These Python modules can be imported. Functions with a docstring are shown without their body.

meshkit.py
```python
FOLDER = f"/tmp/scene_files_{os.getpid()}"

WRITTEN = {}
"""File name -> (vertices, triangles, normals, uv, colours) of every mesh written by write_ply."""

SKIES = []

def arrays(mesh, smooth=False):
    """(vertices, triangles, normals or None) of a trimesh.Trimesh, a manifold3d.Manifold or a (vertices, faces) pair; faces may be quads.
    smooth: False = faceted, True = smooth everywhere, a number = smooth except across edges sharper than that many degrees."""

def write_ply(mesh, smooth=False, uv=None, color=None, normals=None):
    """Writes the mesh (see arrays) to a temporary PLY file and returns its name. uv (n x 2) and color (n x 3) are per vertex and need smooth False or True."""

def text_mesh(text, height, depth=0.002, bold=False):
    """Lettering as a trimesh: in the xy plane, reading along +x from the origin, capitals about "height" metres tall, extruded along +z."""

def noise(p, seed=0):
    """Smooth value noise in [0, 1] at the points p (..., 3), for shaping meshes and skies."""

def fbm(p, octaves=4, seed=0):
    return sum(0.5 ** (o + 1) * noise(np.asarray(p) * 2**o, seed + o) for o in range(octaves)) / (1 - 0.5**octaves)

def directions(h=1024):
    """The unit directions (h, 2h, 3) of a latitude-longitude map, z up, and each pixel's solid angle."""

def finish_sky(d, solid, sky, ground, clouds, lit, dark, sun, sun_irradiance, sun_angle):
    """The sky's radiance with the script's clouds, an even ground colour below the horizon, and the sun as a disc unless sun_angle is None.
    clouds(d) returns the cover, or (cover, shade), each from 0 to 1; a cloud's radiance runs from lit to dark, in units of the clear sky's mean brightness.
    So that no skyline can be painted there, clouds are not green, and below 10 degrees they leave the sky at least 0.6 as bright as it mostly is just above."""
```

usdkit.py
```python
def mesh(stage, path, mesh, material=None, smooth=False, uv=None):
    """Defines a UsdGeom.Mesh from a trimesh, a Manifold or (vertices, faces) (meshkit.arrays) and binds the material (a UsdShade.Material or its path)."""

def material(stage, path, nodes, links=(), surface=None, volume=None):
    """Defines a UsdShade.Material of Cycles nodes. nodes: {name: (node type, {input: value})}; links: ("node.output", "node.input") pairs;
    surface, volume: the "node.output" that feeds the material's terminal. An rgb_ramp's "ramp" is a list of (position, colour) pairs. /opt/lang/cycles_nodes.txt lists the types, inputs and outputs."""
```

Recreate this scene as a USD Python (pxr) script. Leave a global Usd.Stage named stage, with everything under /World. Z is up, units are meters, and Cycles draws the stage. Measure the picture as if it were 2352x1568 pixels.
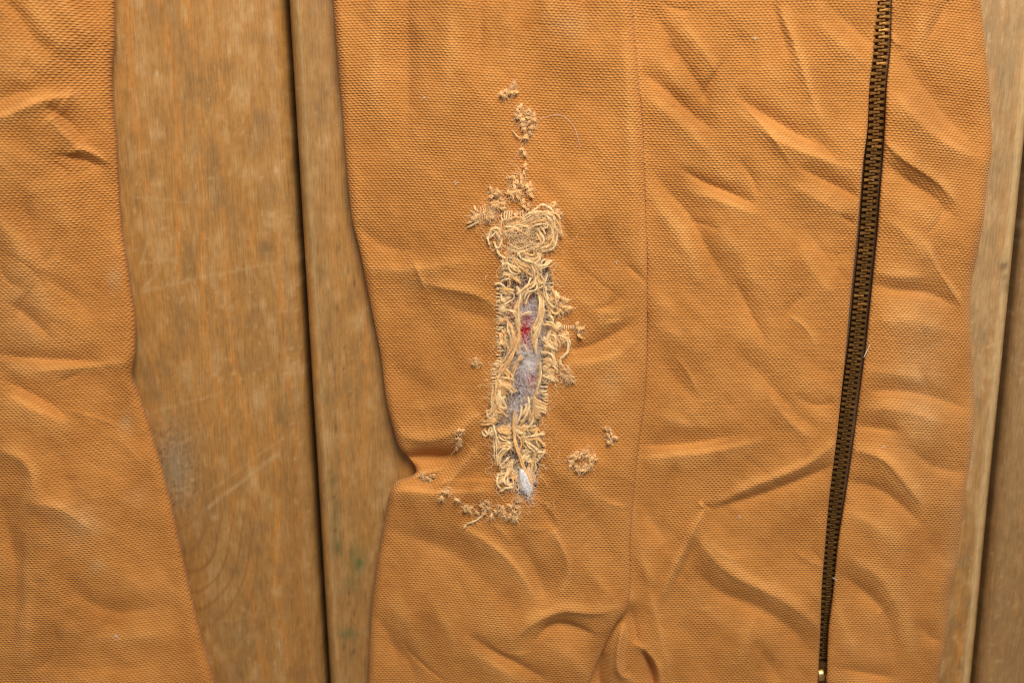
import math, numpy as np, trimesh, usdkit
from meshkit import fbm, noise
from pxr import Usd, UsdGeom, UsdLux, UsdShade, Gf, Sdf, Vt
from scipy.interpolate import PchipInterpolator, CubicSpline

stage = Usd.Stage.CreateInMemory()
UsdGeom.SetStageUpAxis(stage, UsdGeom.Tokens.z)
UsdGeom.SetStageMetersPerUnit(stage, 1.0)
UsdGeom.Xform.Define(stage, '/World')
rng = np.random.default_rng(7)

# ---------------------------------------------------------------- camera
TILT, FOCAL, WIDE = math.radians(12.9), 35.0, 0.42
DIST = WIDE * FOCAL / 36.0
CP = np.array([0, DIST * math.sin(TILT), DIST * math.cos(TILT)])
FW = np.array([0, -math.sin(TILT), -math.cos(TILT)])
UPV = np.array([0, math.cos(TILT), -math.sin(TILT)])
cam = UsdGeom.Camera.Define(stage, '/World/camera')
cam.AddTranslateOp().Set(Gf.Vec3d(*CP))
cam.AddRotateXOp().Set(-math.degrees(TILT))
cam.CreateFocalLengthAttr(FOCAL); cam.CreateHorizontalApertureAttr(36.0); cam.CreateVerticalApertureAttr(24.0)
cam.CreateClippingRangeAttr((0.02, 50.0))
cam.CreateFStopAttr(5.6); cam.CreateFocusDistanceAttr(DIST - 0.016)
cam.CreateExposureAttr(-0.06)

# ---------------------------------------------------------------- light
def rect(name, pos, target, w, h, inten, col):
    l = UsdLux.RectLight.Define(stage, '/World/' + name)
    l.CreateWidthAttr(w); l.CreateHeightAttr(h); l.CreateIntensityAttr(inten); l.CreateColorAttr(Gf.Vec3f(*col))
    z = np.array(pos, float) - np.array(target, float); z /= np.linalg.norm(z)
    x = np.cross([0.1, 1, 0], z); x /= np.linalg.norm(x); y = np.cross(z, x)
    m = Gf.Matrix4d(*x, 0, *y, 0, *z, 0, *pos, 1)
    l.AddTransformOp().Set(m)
rect('window_light', (0.13, 0.66, 0.56), (0.02, -0.03, 0.0), 0.38, 0.38, 29.0, (1.0, 0.97, 0.92))
usdkit.material(stage, '/World/Looks/room_air', {'b': ('background_shader', {'color': (1.0, 0.93, 0.84), 'strength': 0.25})}, surface='b.background')
dome = UsdLux.DomeLight.Define(stage, '/World/sky')
dome.CreateIntensityAttr(1.0)
UsdShade.MaterialBindingAPI.Apply(dome.GetPrim()).Bind(UsdShade.Material.Get(stage, '/World/Looks/room_air'))
dome.GetPrim().SetCustomDataByKey('kind', 'structure')

# ---------------------------------------------------------------- helpers
def W(px, py, z):
    """The point at height z (metres) that stands behind the photo's pixel (2352 wide)."""
    X = (np.asarray(px, float) - 1176) / 2352 * 36 / FOCAL
    Y = (784 - np.asarray(py, float)) / 2352 * 36 / FOCAL
    rx, ry, rz = X, FW[1] + Y * UPV[1], FW[2] + Y * UPV[2]
    t = (np.asarray(z, float) - CP[2]) / rz
    return np.stack([CP[0] + t * rx, CP[1] + t * ry, CP[2] + t * rz], -1)

used = {}
def path_of(name, parent=None):
    base = (str(parent.GetPath()) if parent is not None else '/World') + '/' + name
    n = used.get(base, -1) + 1; used[base] = n
    return base if n == 0 else f'{base}_{n:03d}'

def props(p, label=None, cat=None, group=None, kind=None):
    for k, v in (('label', label), ('category', cat), ('group', group), ('kind', kind)):
        if v: p.SetCustomDataByKey(k, v)
    return p

def obj(name, mesh, mat, parent=None, smooth=True, uv=None, tint=None, normals=None, **kw):
    m = usdkit.mesh(stage, path_of(name, parent), mesh, '/World/Looks/' + mat, smooth=smooth, uv=uv)
    if tint is not None:
        UsdGeom.PrimvarsAPI(m).CreatePrimvar('tint', Sdf.ValueTypeNames.Color3fArray, 'vertex').Set(Vt.Vec3fArray.FromNumpy(np.asarray(tint, np.float32)))
    return props(m.GetPrim(), **kw)

def xform(name, parent=None, **kw):
    return props(UsdGeom.Xform.Define(stage, path_of(name, parent)).GetPrim(), **kw)

def curves(name, lines, width, mat, parent, **kw):
    c = UsdGeom.BasisCurves.Define(stage, path_of(name, parent))
    c.CreateTypeAttr('linear')
    c.CreatePointsAttr(Vt.Vec3fArray.FromNumpy(np.vstack(lines).astype(np.float32)))
    c.CreateCurveVertexCountsAttr(Vt.IntArray.FromNumpy(np.array([len(l) for l in lines], np.int32)))
    n = sum(len(l) for l in lines)
    c.CreateWidthsAttr(Vt.FloatArray.FromNumpy(np.full(n, width, np.float32))); c.SetWidthsInterpolation('vertex')
    UsdShade.MaterialBindingAPI.Apply(c.GetPrim()).Bind(UsdShade.Material.Get(stage, '/World/Looks/' + mat))
    return props(c.GetPrim(), **kw)

def curve(pts):
    p = np.array(pts, float); p = p[np.argsort(p[:, 1])]
    f = PchipInterpolator(p[:, 1], p[:, 0], extrapolate=False)
    y0, y1, x0, x1 = p[0, 1], p[-1, 1], p[0, 0], p[-1, 0]
    k = min(3, len(p) - 1)
    s0 = (p[k, 0] - x0) / (p[k, 1] - y0); s1 = (x1 - p[-1 - k, 0]) / (y1 - p[-1 - k, 1])
    def g(y):
        y = np.asarray(y, float)
        r = f(np.clip(y, y0, y1))
        return r + np.where(y < y0, (y - y0) * s0, 0) + np.where(y > y1, (y - y1) * s1, 0)
    return g

def spline(pts, n):
    p = np.array(pts, float)
    if len(p) == 2: return p[0] + (p[1] - p[0]) * np.linspace(0, 1, n)[:, None]
    d = np.r_[0, np.cumsum(np.maximum(np.linalg.norm(np.diff(p, axis=0), axis=1), 1e-9) ** 0.6)]
    return CubicSpline(d, p, bc_type='natural')(np.linspace(0, d[-1], n))

def sm(x): x = np.clip(x, 0, 1); return x * x * (3 - 2 * x)

def strokes(PX, PY, items):
    """Creases pressed into a cloth: (points, height mm, width on the left of travel, width on the right)."""
    H = np.zeros(PX.shape)
    for pts, amp, wl, wr in items:
        amp, wl, wr = amp * 1.25, wl * .9, wr * .82
        q = spline(pts, 4 * len(pts))
        R = 3.2 * max(wl, wr)
        M = (PX > q[:, 0].min() - R) & (PX < q[:, 0].max() + R) & (PY > q[:, 1].min() - R) & (PY < q[:, 1].max() + R)
        if not M.any(): continue
        x, y = PX[M], PY[M]
        best = np.full(x.shape, 1e9); side = np.zeros(x.shape); tt = np.zeros(x.shape)
        n = len(q) - 1
        for i in range(n):
            a, d = q[i], q[i + 1] - q[i]; L2 = d @ d + 1e-9
            t = np.clip(((x - a[0]) * d[0] + (y - a[1]) * d[1]) / L2, 0, 1)
            ex, ey = x - a[0] - t * d[0], y - a[1] - t * d[1]
            D = ex * ex + ey * ey; k = D < best
            best[k] = D[k]; side[k] = (d[0] * ey - d[1] * ex)[k] / math.sqrt(L2); tt[k] = (i + t[k]) / n
        best = np.sqrt(best)
        mixs = 0.5 + 0.5 * np.clip(side / np.maximum(best, 1e-6), -1, 1)
        w = wl + (wr - wl) * mixs
        taper = np.sqrt(np.clip(np.sin(np.pi * np.clip(tt, 0.0, 1.0)), 0, 1) * 0.92 + 0.08)
        sft = .2 * w; H[M] += amp * taper * np.exp(-(np.sqrt(best ** 2 + sft ** 2) - sft) / (.72 * w))
    return H

# ---------------------------------------------------------------- materials
def L(name): return '/World/Looks/' + name
def cloth_material(name):
    tau = 2 * math.pi
    N = {'uv': ('texture_coordinate', {}), 'tint': ('attribute', {'attribute': 'tint'}),
         'wn': ('noise_texture', {'scale': 0.35, 'detail': 2.0}), 'wsub': ('vector_math', {'math_type': 'subtract', 'vector2': (0.5, 0.5, 0.5)}),
         'wsc': ('vector_math', {'math_type': 'multiply', 'vector2': (0.9, 0.9, 0)}), 'wadd': ('vector_math', {'math_type': 'add'}),
         'sep': ('separate_xyz', {}),
         'su': ('math', {'math_type': 'multiply', 'value2': tau / 1.70}), 'cu': ('math', {'math_type': 'cosine'}),
         'sv': ('math', {'math_type': 'multiply', 'value2': math.pi / 0.94}), 'cv': ('math', {'math_type': 'cosine'}),
         'h0': ('math', {'math_type': 'multiply'}), 'sw': ('math', {'math_type': 'multiply', 'value2': tau / 0.94}), 'cw': ('math', {'math_type': 'cosine'}), 'h1': ('math', {'math_type': 'multiply', 'value2': 0.75}), 'h': ('math', {'math_type': 'multiply_add', 'value2': 0.42}),
         'cell': ('noise_texture', {'scale': 1.1, 'detail': 3.0, 'roughness': 0.7}),
         'slubm': ('mapping', {'scale': (0.06, 0.95, 1)}), 'slub': ('noise_texture', {'scale': 1.0, 'detail': 2.0}),
         'warpm': ('mapping', {'scale': (0.6, 0.04, 1)}), 'warp': ('noise_texture', {'scale': 1.0, 'detail': 2.0}),
         'big': ('noise_texture', {'scale': 0.035, 'detail': 5.0, 'roughness': 0.65}),
         'amp': ('math', {'math_type': 'multiply_add', 'value2': 1.2, 'value3': 0.4}),
         'hh0': ('math', {'math_type': 'multiply'}), 'hh': ('math', {'math_type': 'multiply'}), 'fade': ('map_range', {'from_min': 0.35, 'from_max': 0.62, 'to_min': 0.7, 'to_max': 1.1, 'clamp': True}), 'bigm': ('mapping', {'location': (31, 17, 0)}), 'big2': ('noise_texture', {'scale': 0.05, 'detail': 3.0}),
         'hs': ('math', {'math_type': 'multiply_add', 'value2': 0.9}),
         'hw': ('math', {'math_type': 'multiply_add', 'value2': 0.5}),
         'fac0': ('math', {'math_type': 'multiply_add', 'value2': 0.20, 'value3': 0.22}),
         'fac': ('math', {'math_type': 'multiply_add', 'value2': 0.5}),
         'col': ('rgb_ramp', {'ramp': [(0.0, (0.23, 0.076, 0.012)), (0.35, (0.42, 0.161, 0.033)), (0.65, (0.525, 0.218, 0.053)), (1.0, (0.66, 0.33, 0.108))]}),
         'bigr': ('rgb_ramp', {'ramp': [(0.3, (0.80, 0.76, 0.70)), (0.5, (1.0, 1.0, 1.0)), (0.7, (1.12, 1.16, 1.24))]}),
         'm1': ('mix_color', {'blend_type': 'multiply', 'fac': 1.0}), 'm2': ('mix_color', {'blend_type': 'multiply', 'fac': 1.0}),
         'bump': ('bump', {'strength': 1.0, 'distance': 0.00021}),
         'p': ('principled_bsdf', {'roughness': 0.92, 'specular_ior_level': 0.12, 'sheen_weight': 0.12, 'sheen_roughness': 0.5, 'sheen_tint': (1.0, 0.82, 0.6)})}
    K = [('uv.UV', 'wn.vector'), ('wn.color', 'wsub.vector1'), ('wsub.vector', 'wsc.vector1'), ('uv.UV', 'wadd.vector1'), ('wsc.vector', 'wadd.vector2'),
         ('wadd.vector', 'sep.vector'), ('sep.x', 'su.value1'), ('su.value', 'cu.value1'), ('sep.y', 'sv.value1'), ('sv.value', 'cv.value1'),
         ('cu.value', 'h0.value1'), ('cv.value', 'h0.value2'), ('sep.y', 'sw.value1'), ('sw.value', 'cw.value1'), ('h0.value', 'h1.value1'), ('cw.value', 'h.value1'), ('h1.value', 'h.value3'),
         ('uv.UV', 'cell.vector'), ('uv.UV', 'slubm.vector'), ('slubm.vector', 'slub.vector'), ('uv.UV', 'warpm.vector'), ('warpm.vector', 'warp.vector'), ('uv.UV', 'big.vector'),
         ('cell.fac', 'amp.value1'), ('h.value', 'hh0.value1'), ('amp.value', 'hh0.value2'), ('uv.UV', 'bigm.vector'), ('bigm.vector', 'big2.vector'), ('big2.fac', 'fade.value'), ('hh0.value', 'hh.value1'), ('fade.result', 'hh.value2'),
         ('slub.fac', 'hs.value1'), ('hh.value', 'hs.value3'), ('warp.fac', 'hw.value1'), ('hs.value', 'hw.value3'),
         ('hw.value', 'bump.height'), ('hh.value', 'fac0.value1'), ('cell.fac', 'fac.value1'), ('fac0.value', 'fac.value3'), ('fac.value', 'col.fac'),
         ('big.fac', 'bigr.fac'), ('col.color', 'm1.a'), ('bigr.color', 'm1.b'), ('m1.result', 'm2.a'), ('tint.color', 'm2.b'),
         ('m2.result', 'p.base_color'), ('bump.normal', 'p.normal')]
    usdkit.material(stage, L(name), N, K, surface='p.BSDF')
cloth_material('canvas')

def wood_material(name):
    N = {'t': ('attribute', {'attribute': 'tint'}), 'g': ('texture_coordinate', {}),
         'm': ('mapping', {'scale': (1700, 90, 1)}), 'n': ('noise_texture', {'scale': 1.0, 'detail': 4.0, 'roughness': 0.65}),
         'm2': ('mapping', {'scale': (420, 190, 1)}), 'n2': ('noise_texture', {'scale': 1.0, 'detail': 5.0, 'roughness': 0.75}),
         'r': ('rgb_ramp', {'ramp': [(0.25, (0.72, 0.69, 0.66)), (0.48, (0.98, 0.98, 0.98)), (0.78, (1.24, 1.24, 1.22))]}),
         'r2': ('rgb_ramp', {'ramp': [(0.28, (0.82, 0.8, 0.76)), (0.55, (1, 1, 1)), (0.8, (1.16, 1.17, 1.2))]}),
         'x': ('mix_color', {'blend_type': 'multiply', 'fac': 1.0}), 'y': ('mix_color', {'blend_type': 'multiply', 'fac': 1.0}),
         'a': ('math', {'math_type': 'add'}), 'b': ('bump', {'strength': 0.5, 'distance': 0.00012}),
         'rr': ('math', {'math_type': 'multiply_add', 'value2': 0.3, 'value3': 0.28}),
         'p': ('principled_bsdf', {'roughness': 0.5, 'specular_ior_level': 0.5})}
    K = [('g.object', 'm.vector'), ('m.vector', 'n.vector'), ('g.object', 'm2.vector'), ('m2.vector', 'n2.vector'), ('n.fac', 'r.fac'), ('n2.fac', 'r2.fac'),
         ('t.color', 'x.a'), ('r.color', 'x.b'), ('x.result', 'y.a'), ('r2.color', 'y.b'), ('y.result', 'p.base_color'),
         ('n.fac', 'a.value1'), ('n2.fac', 'a.value2'), ('a.value', 'b.height'), ('b.normal', 'p.normal'), ('n2.fac', 'rr.value1'), ('rr.value', 'p.roughness')]
    usdkit.material(stage, L(name), N, K, surface='p.BSDF')
wood_material('wood')

def fibre(name, c, var=0.25, rough=0.9, trans=0.0):
    N = {'g': ('geometry', {}), 'm': ('mapping', {'scale': (900, 900, 900)}), 'n': ('noise_texture', {'scale': 1.0, 'detail': 3.0}),
         'r': ('rgb_ramp', {'ramp': [(0.25, tuple(np.array(c) * (1 - var))), (0.75, tuple(np.minimum(np.array(c) * (1 + var), 0.92)))]}),
         'p': ('principled_bsdf', {'roughness': rough, 'specular_ior_level': 0.15, 'sheen_weight': 0.15, 'sheen_tint': (1.0, 0.9, 0.75)})}
    K = [('g.position', 'm.vector'), ('m.vector', 'n.vector'), ('n.fac', 'r.fac'), ('r.color', 'p.base_color')]
    usdkit.material(stage, L(name), N, K, surface='p.BSDF')
fibre('yarn_pale', (0.91, 0.62, 0.32), .12); fibre('yarn_tan', (0.79, 0.45, 0.165), .16); fibre('yarn_dusty', (0.64, 0.36, 0.135), .16); fibre('yarn_brown', (0.50, 0.23, 0.065))
fibre('fuzz_tan', (0.88, 0.60, 0.32), .12); fibre('fuzz_white', (0.72, 0.66, 0.61)); fibre('fuzz_red', (0.55, 0.03, 0.04))
fibre('thread_red', (0.70, 0.035, 0.03)); fibre('lint', (0.78, 0.72, 0.68))
usdkit.material(stage, L('batting'), {'t': ('attribute', {'attribute': 'tint'}), 'g': ('geometry', {}), 'm': ('mapping', {'scale': (1800, 1800, 1800)}), 'n': ('noise_texture', {'scale': 1.0, 'detail': 4.0, 'roughness': 0.7}),
    'r': ('rgb_ramp', {'ramp': [(0.3, (0.55, 0.5, 0.5)), (0.7, (1.25, 1.25, 1.25))]}), 'x': ('mix_color', {'blend_type': 'multiply', 'fac': 1.0}), 'b': ('bump', {'strength': 1.0, 'distance': 0.0003}),
    'p': ('principled_bsdf', {'roughness': 0.95, 'specular_ior_level': 0.1, 'sheen_weight': 0.3})},
    [('g.position', 'm.vector'), ('m.vector', 'n.vector'), ('n.fac', 'r.fac'), ('t.color', 'x.a'), ('r.color', 'x.b'), ('x.result', 'p.base_color'), ('n.fac', 'b.height'), ('b.normal', 'p.normal')], surface='p.BSDF')
def metal(name, dark, light, rough):
    usdkit.material(stage, L(name), {'g': ('geometry', {}), 'm': ('mapping', {'scale': (700, 700, 700)}), 'n': ('noise_texture', {'scale': 1.0, 'detail': 4.0, 'roughness': 0.7}),
        'r': ('rgb_ramp', {'ramp': [(0.3, dark), (0.7, light)]}), 'rr': ('math', {'math_type': 'multiply_add', 'value2': 0.3, 'value3': rough}),
        'p': ('principled_bsdf', {'metallic': 1.0})},
        [('g.position', 'm.vector'), ('m.vector', 'n.vector'), ('n.fac', 'r.fac'), ('r.color', 'p.base_color'), ('n.fac', 'rr.value1'), ('rr.value', 'p.roughness')], surface='p.BSDF')
metal('brass', (0.22, 0.10, 0.027), (0.50, 0.25, 0.07), 0.30)
metal('brass_dull', (0.13, 0.063, 0.018), (0.26, 0.135, 0.042), 0.45)
metal('brass_bright', (0.45, 0.27, 0.08), (0.75, 0.5, 0.2), 0.12)
usdkit.material(stage, L('zipper_tape'), {'uv': ('texture_coordinate', {}), 'w': ('wave_texture', {'bands_direction': 'y', 'scale': 0.35, 'distortion': 1.5, 'detail': 2.0}), 'n': ('noise_texture', {'scale': 2.0, 'detail': 3.0}),
    'r': ('rgb_ramp', {'ramp': [(0.3, (0.07, 0.034, 0.016)), (0.75, (0.16, 0.085, 0.045))]}), 'b': ('bump', {'strength': 1.0, 'distance': 0.0002}), 'p': ('principled_bsdf', {'roughness': 0.9, 'specular_ior_level': 0.2})},
    [('uv.UV', 'w.vector'), ('uv.UV', 'n.vector'), ('n.fac', 'r.fac'), ('r.color', 'p.base_color'), ('w.fac', 'b.height'), ('b.normal', 'p.normal')], surface='p.BSDF')
usdkit.material(stage, L('lining_cloth'), {'p': ('principled_bsdf', {'base_color': (0.20, 0.09, 0.045), 'roughness': 0.95})}, [], surface='p.BSDF')
usdkit.material(stage, L('dark_ground'), {'g': ('geometry', {}), 'm': ('mapping', {'scale': (60, 60, 60)}), 'n': ('noise_texture', {'scale': 1.0, 'detail': 5.0}), 'r': ('rgb_ramp', {'ramp': [(0.3, (0.018, 0.014, 0.011)), (0.7, (0.04, 0.03, 0.022))]}),
    'p': ('principled_bsdf', {'roughness': 0.95})}, [('g.position', 'm.vector'), ('m.vector', 'n.vector'), ('n.fac', 'r.fac'), ('r.color', 'p.base_color')], surface='p.BSDF')

# ---------------------------------------------------------------- the deck of planks
deck = xform('wooden_deck', kind='structure')
gx, gy = np.meshgrid(np.linspace(-0.6, 0.6, 3), np.linspace(-0.6, 0.6, 3))
obj('ground', (np.stack([gx.ravel(), gy.ravel(), np.full(9, -0.09)], -1), np.array([[a, a + 1, a + 4, a + 3] for a in (0, 1, 3, 4)])), 'dark_ground', kind='structure')
s1, s2 = W(699, 784, 0), W(2325, 784, 0)
PITCH = (s2[0] - s1[0]) / 2; GAP = 0.0024
ROLL = 0.0136
def seg_dist(x, y, a, b):
    d = np.array(b) - np.array(a); t = np.clip(((x - a[0]) * d[0] + (y - a[1]) * d[1]) / (d @ d), 0, 1)
    return np.hypot(x - a[0] - t * d[0], y - a[1] - t * d[1]), t

def plank(k, seed, fine):
    x0, x1 = s1[0] + (k - 1) * PITCH + GAP / 2, s1[0] + k * PITCH - GAP / 2
    if k == 2: x0, x1 = x0 + 0.0, x1
    step = fine
    r = 0.0062
    top = np.arange(r, (x1 - x0) - r, step)
    ang = np.linspace(0, math.pi / 2, 7)
    prof = [(0.0, -0.028), (0.0, -0.016)] + [(r - r * math.cos(a), -r + r * math.sin(a)) for a in ang] + [(t, 0.0) for t in top[1:]] + [((x1 - x0) - r + r * math.sin(a), -r + r * math.cos(a)) for a in ang] + [(x1 - x0, -0.016), (x1 - x0, -0.028)]
    prof = np.array(prof)
    ys = np.arange(-0.24, 0.22, step * 1.3)
    U, V = np.meshgrid(prof[:, 0], ys)
    Z = np.repeat(prof[None, :, 1], len(ys), 0)
    X = x0 + U
    # slight cupping, worn arrises
    q = np.stack([X * 60, V * 14, np.zeros_like(X)], -1)
    Z = Z + (fbm(q, 3, seed) - 0.5) * 0.0009 * (Z > -0.006)
    mm, my = U * 1000, V * 1000
    P3 = lambda a, b, s=0: np.stack([mm * a, my * b, np.full_like(mm, seed * 3.7 + s)], -1)
    warp = (fbm(P3(0.02, 0.006), 3, seed) - 0.5) * 14
    g = mm + warp
    C = np.empty(mm.shape + (3,))
    if k == 0:
        kn = W(408, 1065, 0); kx, ky = (kn[0] - x0) * 1000 - 2, kn[1] * 1000
        dy = (my - ky); dx = mm - kx
        g = mm + warp * 0.5 - 26 * np.exp(-(dy / 34) ** 2) * np.exp(-np.clip(dx, 0, None) / 26)
        rad = np.hypot(dx * 1.25, dy * 0.55)
        rings = np.exp(-((dy + 42) / 32) ** 2) * (dx > -8) * np.exp(-np.clip(dx - 26, 0, None) / 8)
    tone = fbm(P3(0.05, 0.004, 2), 4, seed + 11)
    base = np.array([0.355, 0.165, 0.040]); grey = np.array([0.28, 0.152, 0.050]); oran = np.array([0.47, 0.185, 0.032]); dark = np.array([0.13, 0.060, 0.018]); pale = np.array([0.50, 0.33, 0.15])
    def lay(col, m):
        nonlocal C
        m = np.clip(m, 0, 1)[..., None]; C = C * (1 - m) + np.array(col) * m
    C[:] = base
    lay(grey, (tone - 0.42) * 2.2)
    ph = g / 10.5 + (fbm(P3(0.03, 0.01, 5), 2, seed + 3) - 0.5) * 1.6
    line = np.abs((ph % 1) - 0.5) * 2
    strength = sm((fbm(P3(0.12, 0.012, 8), 3, seed + 5) - 0.33) / 0.3)
    lay(oran, np.clip((line - 0.66) / 0.2, 0, 1) * .62 * strength)
    ph2 = g / 2.3 + (fbm(P3(0.1, 0.012, 6), 2, seed + 4) - 0.5) * 2
    lay(dark, np.clip((np.abs((ph2 % 1) - 0.5) * 2 - 0.72) / 0.28, 0, 1) * 0.26 * sm((noise(P3(0.2, 0.03, 9), seed + 8) - 0.4) / 0.3))
    blot = fbm(P3(0.16, 0.10, 51), 4, seed + 61); lay((0.22, 0.118, 0.040), np.clip((blot - .5) * 4, 0, 1) * .7); lay((0.44, 0.25, 0.095), np.clip((.45 - blot) * 5, 0, 1) * .8)
    lay(pale, np.clip((noise(P3(0.5, 0.13, 21), seed + 9) - 0.6) * 1.3, 0, 1) * 0.6)
    lay(dark, np.clip((noise(P3(1.1, 0.16, 13), seed + 21) - 0.90) * 9, 0, 1) * 0.65)
    if k == 0:
        rr = rad / 5.2 + (fbm(P3(0.05, 0.05, 5), 2, 3) - 0.5) * 1.2
        lay((0.21, 0.075, 0.016), np.clip((np.abs((rr % 1) - 0.5) * 2 - 0.74) / 0.16, 0, 1) * 0.55 * rings)
        lay((0.27, 0.185, 0.10), np.exp(-(rad / 10.0) ** 2) * 0.9)
        lay((0.27, 0.125, 0.03), np.exp(-((rad - 19) / 7) ** 2) * 0.5 * (dy < 0))
        lay((0.30, 0.13, 0.028), np.exp(-((mm - (x1 - x0) * 1000 + 8) / 4.0) ** 2) * sm((-my - 10) / 60) * 0.75)
        wrinkle = fbm(np.stack([mm * 0.35, my * 0.9, mm * 0], -1), 3, 77)
        kz = np.exp(-((rad - 8) / 4.5) ** 2)
        Z += kz * (np.abs((wrinkle * 9) % 1 - 0.5) - 0.25) * 0.0012
        lay(dark, kz * np.clip(np.abs((wrinkle * 5) % 1 - 0.5) * 2 - 0.8, 0, 1) * 3)
        for (a, b, w, s) in [((330, 655), (640, 593), .45, .40), ((325, 650), (370, 607), .4, .4), ((322, 592), (420, 584), .4, .4), ((322, 598), (342, 540), .4, .4), ((310, 442), (440, 455), .35, .35),
                             ((475, 1160), (635, 1035), .6, .6), ((345, 935), (500, 895), .4, .35), ((360, 300), (375, 230), .4, .35), ((415, 205), (600, 315), .3, .3), ((575, 690), (605, 690), .7, .45), ((650, 995), (480, 1120), .3, .4),
                             ((310, 345), (345, 338), .5, .4), ((620, 600), (632, 650), .4, .35), ((560, 590), (592, 640), .3, .3), ((540, 1385), (580, 1410), .4, .35), ((490, 1420), (600, 1400), .3, .25)]:
            A, B = W(*a, 0), W(*b, 0)
            d, t = seg_dist(X + (fbm(P3(0.06, 0.06, 3), 2, 5) - 0.5) * 0.003, V + (fbm(P3(0.06, 0.06, 4), 2, 6) - 0.5) * 0.003, A[:2], B[:2])
            lay(pale * 1.1, np.exp(-(d * 1000 / (w * 1.5)) ** 2) * s * 0.7 * (0.25 + 1.1 * noise(P3(0.5, 0.5, 31), 3)))
        for p, rr_, s in [((365, 158), 1.0, .9), ((368, 298), 2.2, .5), ((368, 412), 2.0, .4), ((624, 486), 1.6, .7), ((622, 508), 1.6, .5), ((490, 850), .8, .6), ((487, 1178), 1.5, .5)]:
            A = W(*p, 0); lay(pale * 1.1, np.exp(-(np.hypot(X - A[0], V - A[1]) * 1000 / rr_) ** 2) * s)
        A = W(361, 158, 0); lay((0.06, 0.03, 0.01), np.exp(-(np.hypot(X - A[0], V - A[1]) * 1000 / 0.6) ** 2) * .9)
    if k == 1:
        for p, sx, sy, s in [((815, 1285), 4.5, 7, .62), ((800, 1330), 3, 4, .45), ((770, 1190), 3, 9, .3), ((770, 1250), 2, 5, .4), ((790, 1450), 5, 3, .5), ((760, 1100), 2, 4, .25)]:
            A = W(*p, 0)
            lay((0.075, 0.10, 0.028), np.exp(-((X - A[0]) * 1000 / sx) ** 2 - ((V - A[1]) * 1000 / sy) ** 2) * s * (0.2 + 1.5 * noise(P3(0.7, 0.35, 4), 9)))
        for i in range(20):
            A = W(770 + rng.uniform(-25, 70), rng.uniform(560, 1500), 0)
            lay((0.09, 0.045, 0.015), np.exp(-((X - A[0]) * 1000 / 0.55) ** 2 - ((V - A[1]) * 1000 / rng.uniform(.8, 2.4)) ** 2) * .7)
        lay(pale, np.exp(-((mm - 4.5) / 1.2) ** 2) * .35)
    if k >= 2:
        lay((0.36, 0.245, 0.125), np.full_like(mm, 0.45) * sm((V * 1000 + 140) / 160))
        lay(pale * 1.15, np.exp(-((mm - (x1 - x0) * 1000 + 4.0) / 1.6) ** 2) * 0.75)
        for p, rr_, s in [((2308, 627), 2.0, .9), ((2311, 652), 1.6, .6), ((2316, 676), 3.0, .35)]:
            A = W(*p, 0); lay((0.05, 0.02, 0.012), np.exp(-(np.hypot(X - A[0], (V - A[1])) * 1000 / rr_) ** 2 * 1.6) * s)
        for a, b, s in [((2262, 812), (2300, 800), .5), ((2270, 790), (2282, 815), .4), ((2265, 840), (2310, 835), .3)]:
            A, B = W(*a, 0), W(*b, 0); d, t = seg_dist(X, V, A[:2], B[:2]); lay(pale * 1.2, np.exp(-(d * 1000 / .4) ** 2) * s)
    if k == 3:
        lay((0.27, 0.15, 0.058), np.full_like(mm, .7))
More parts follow.
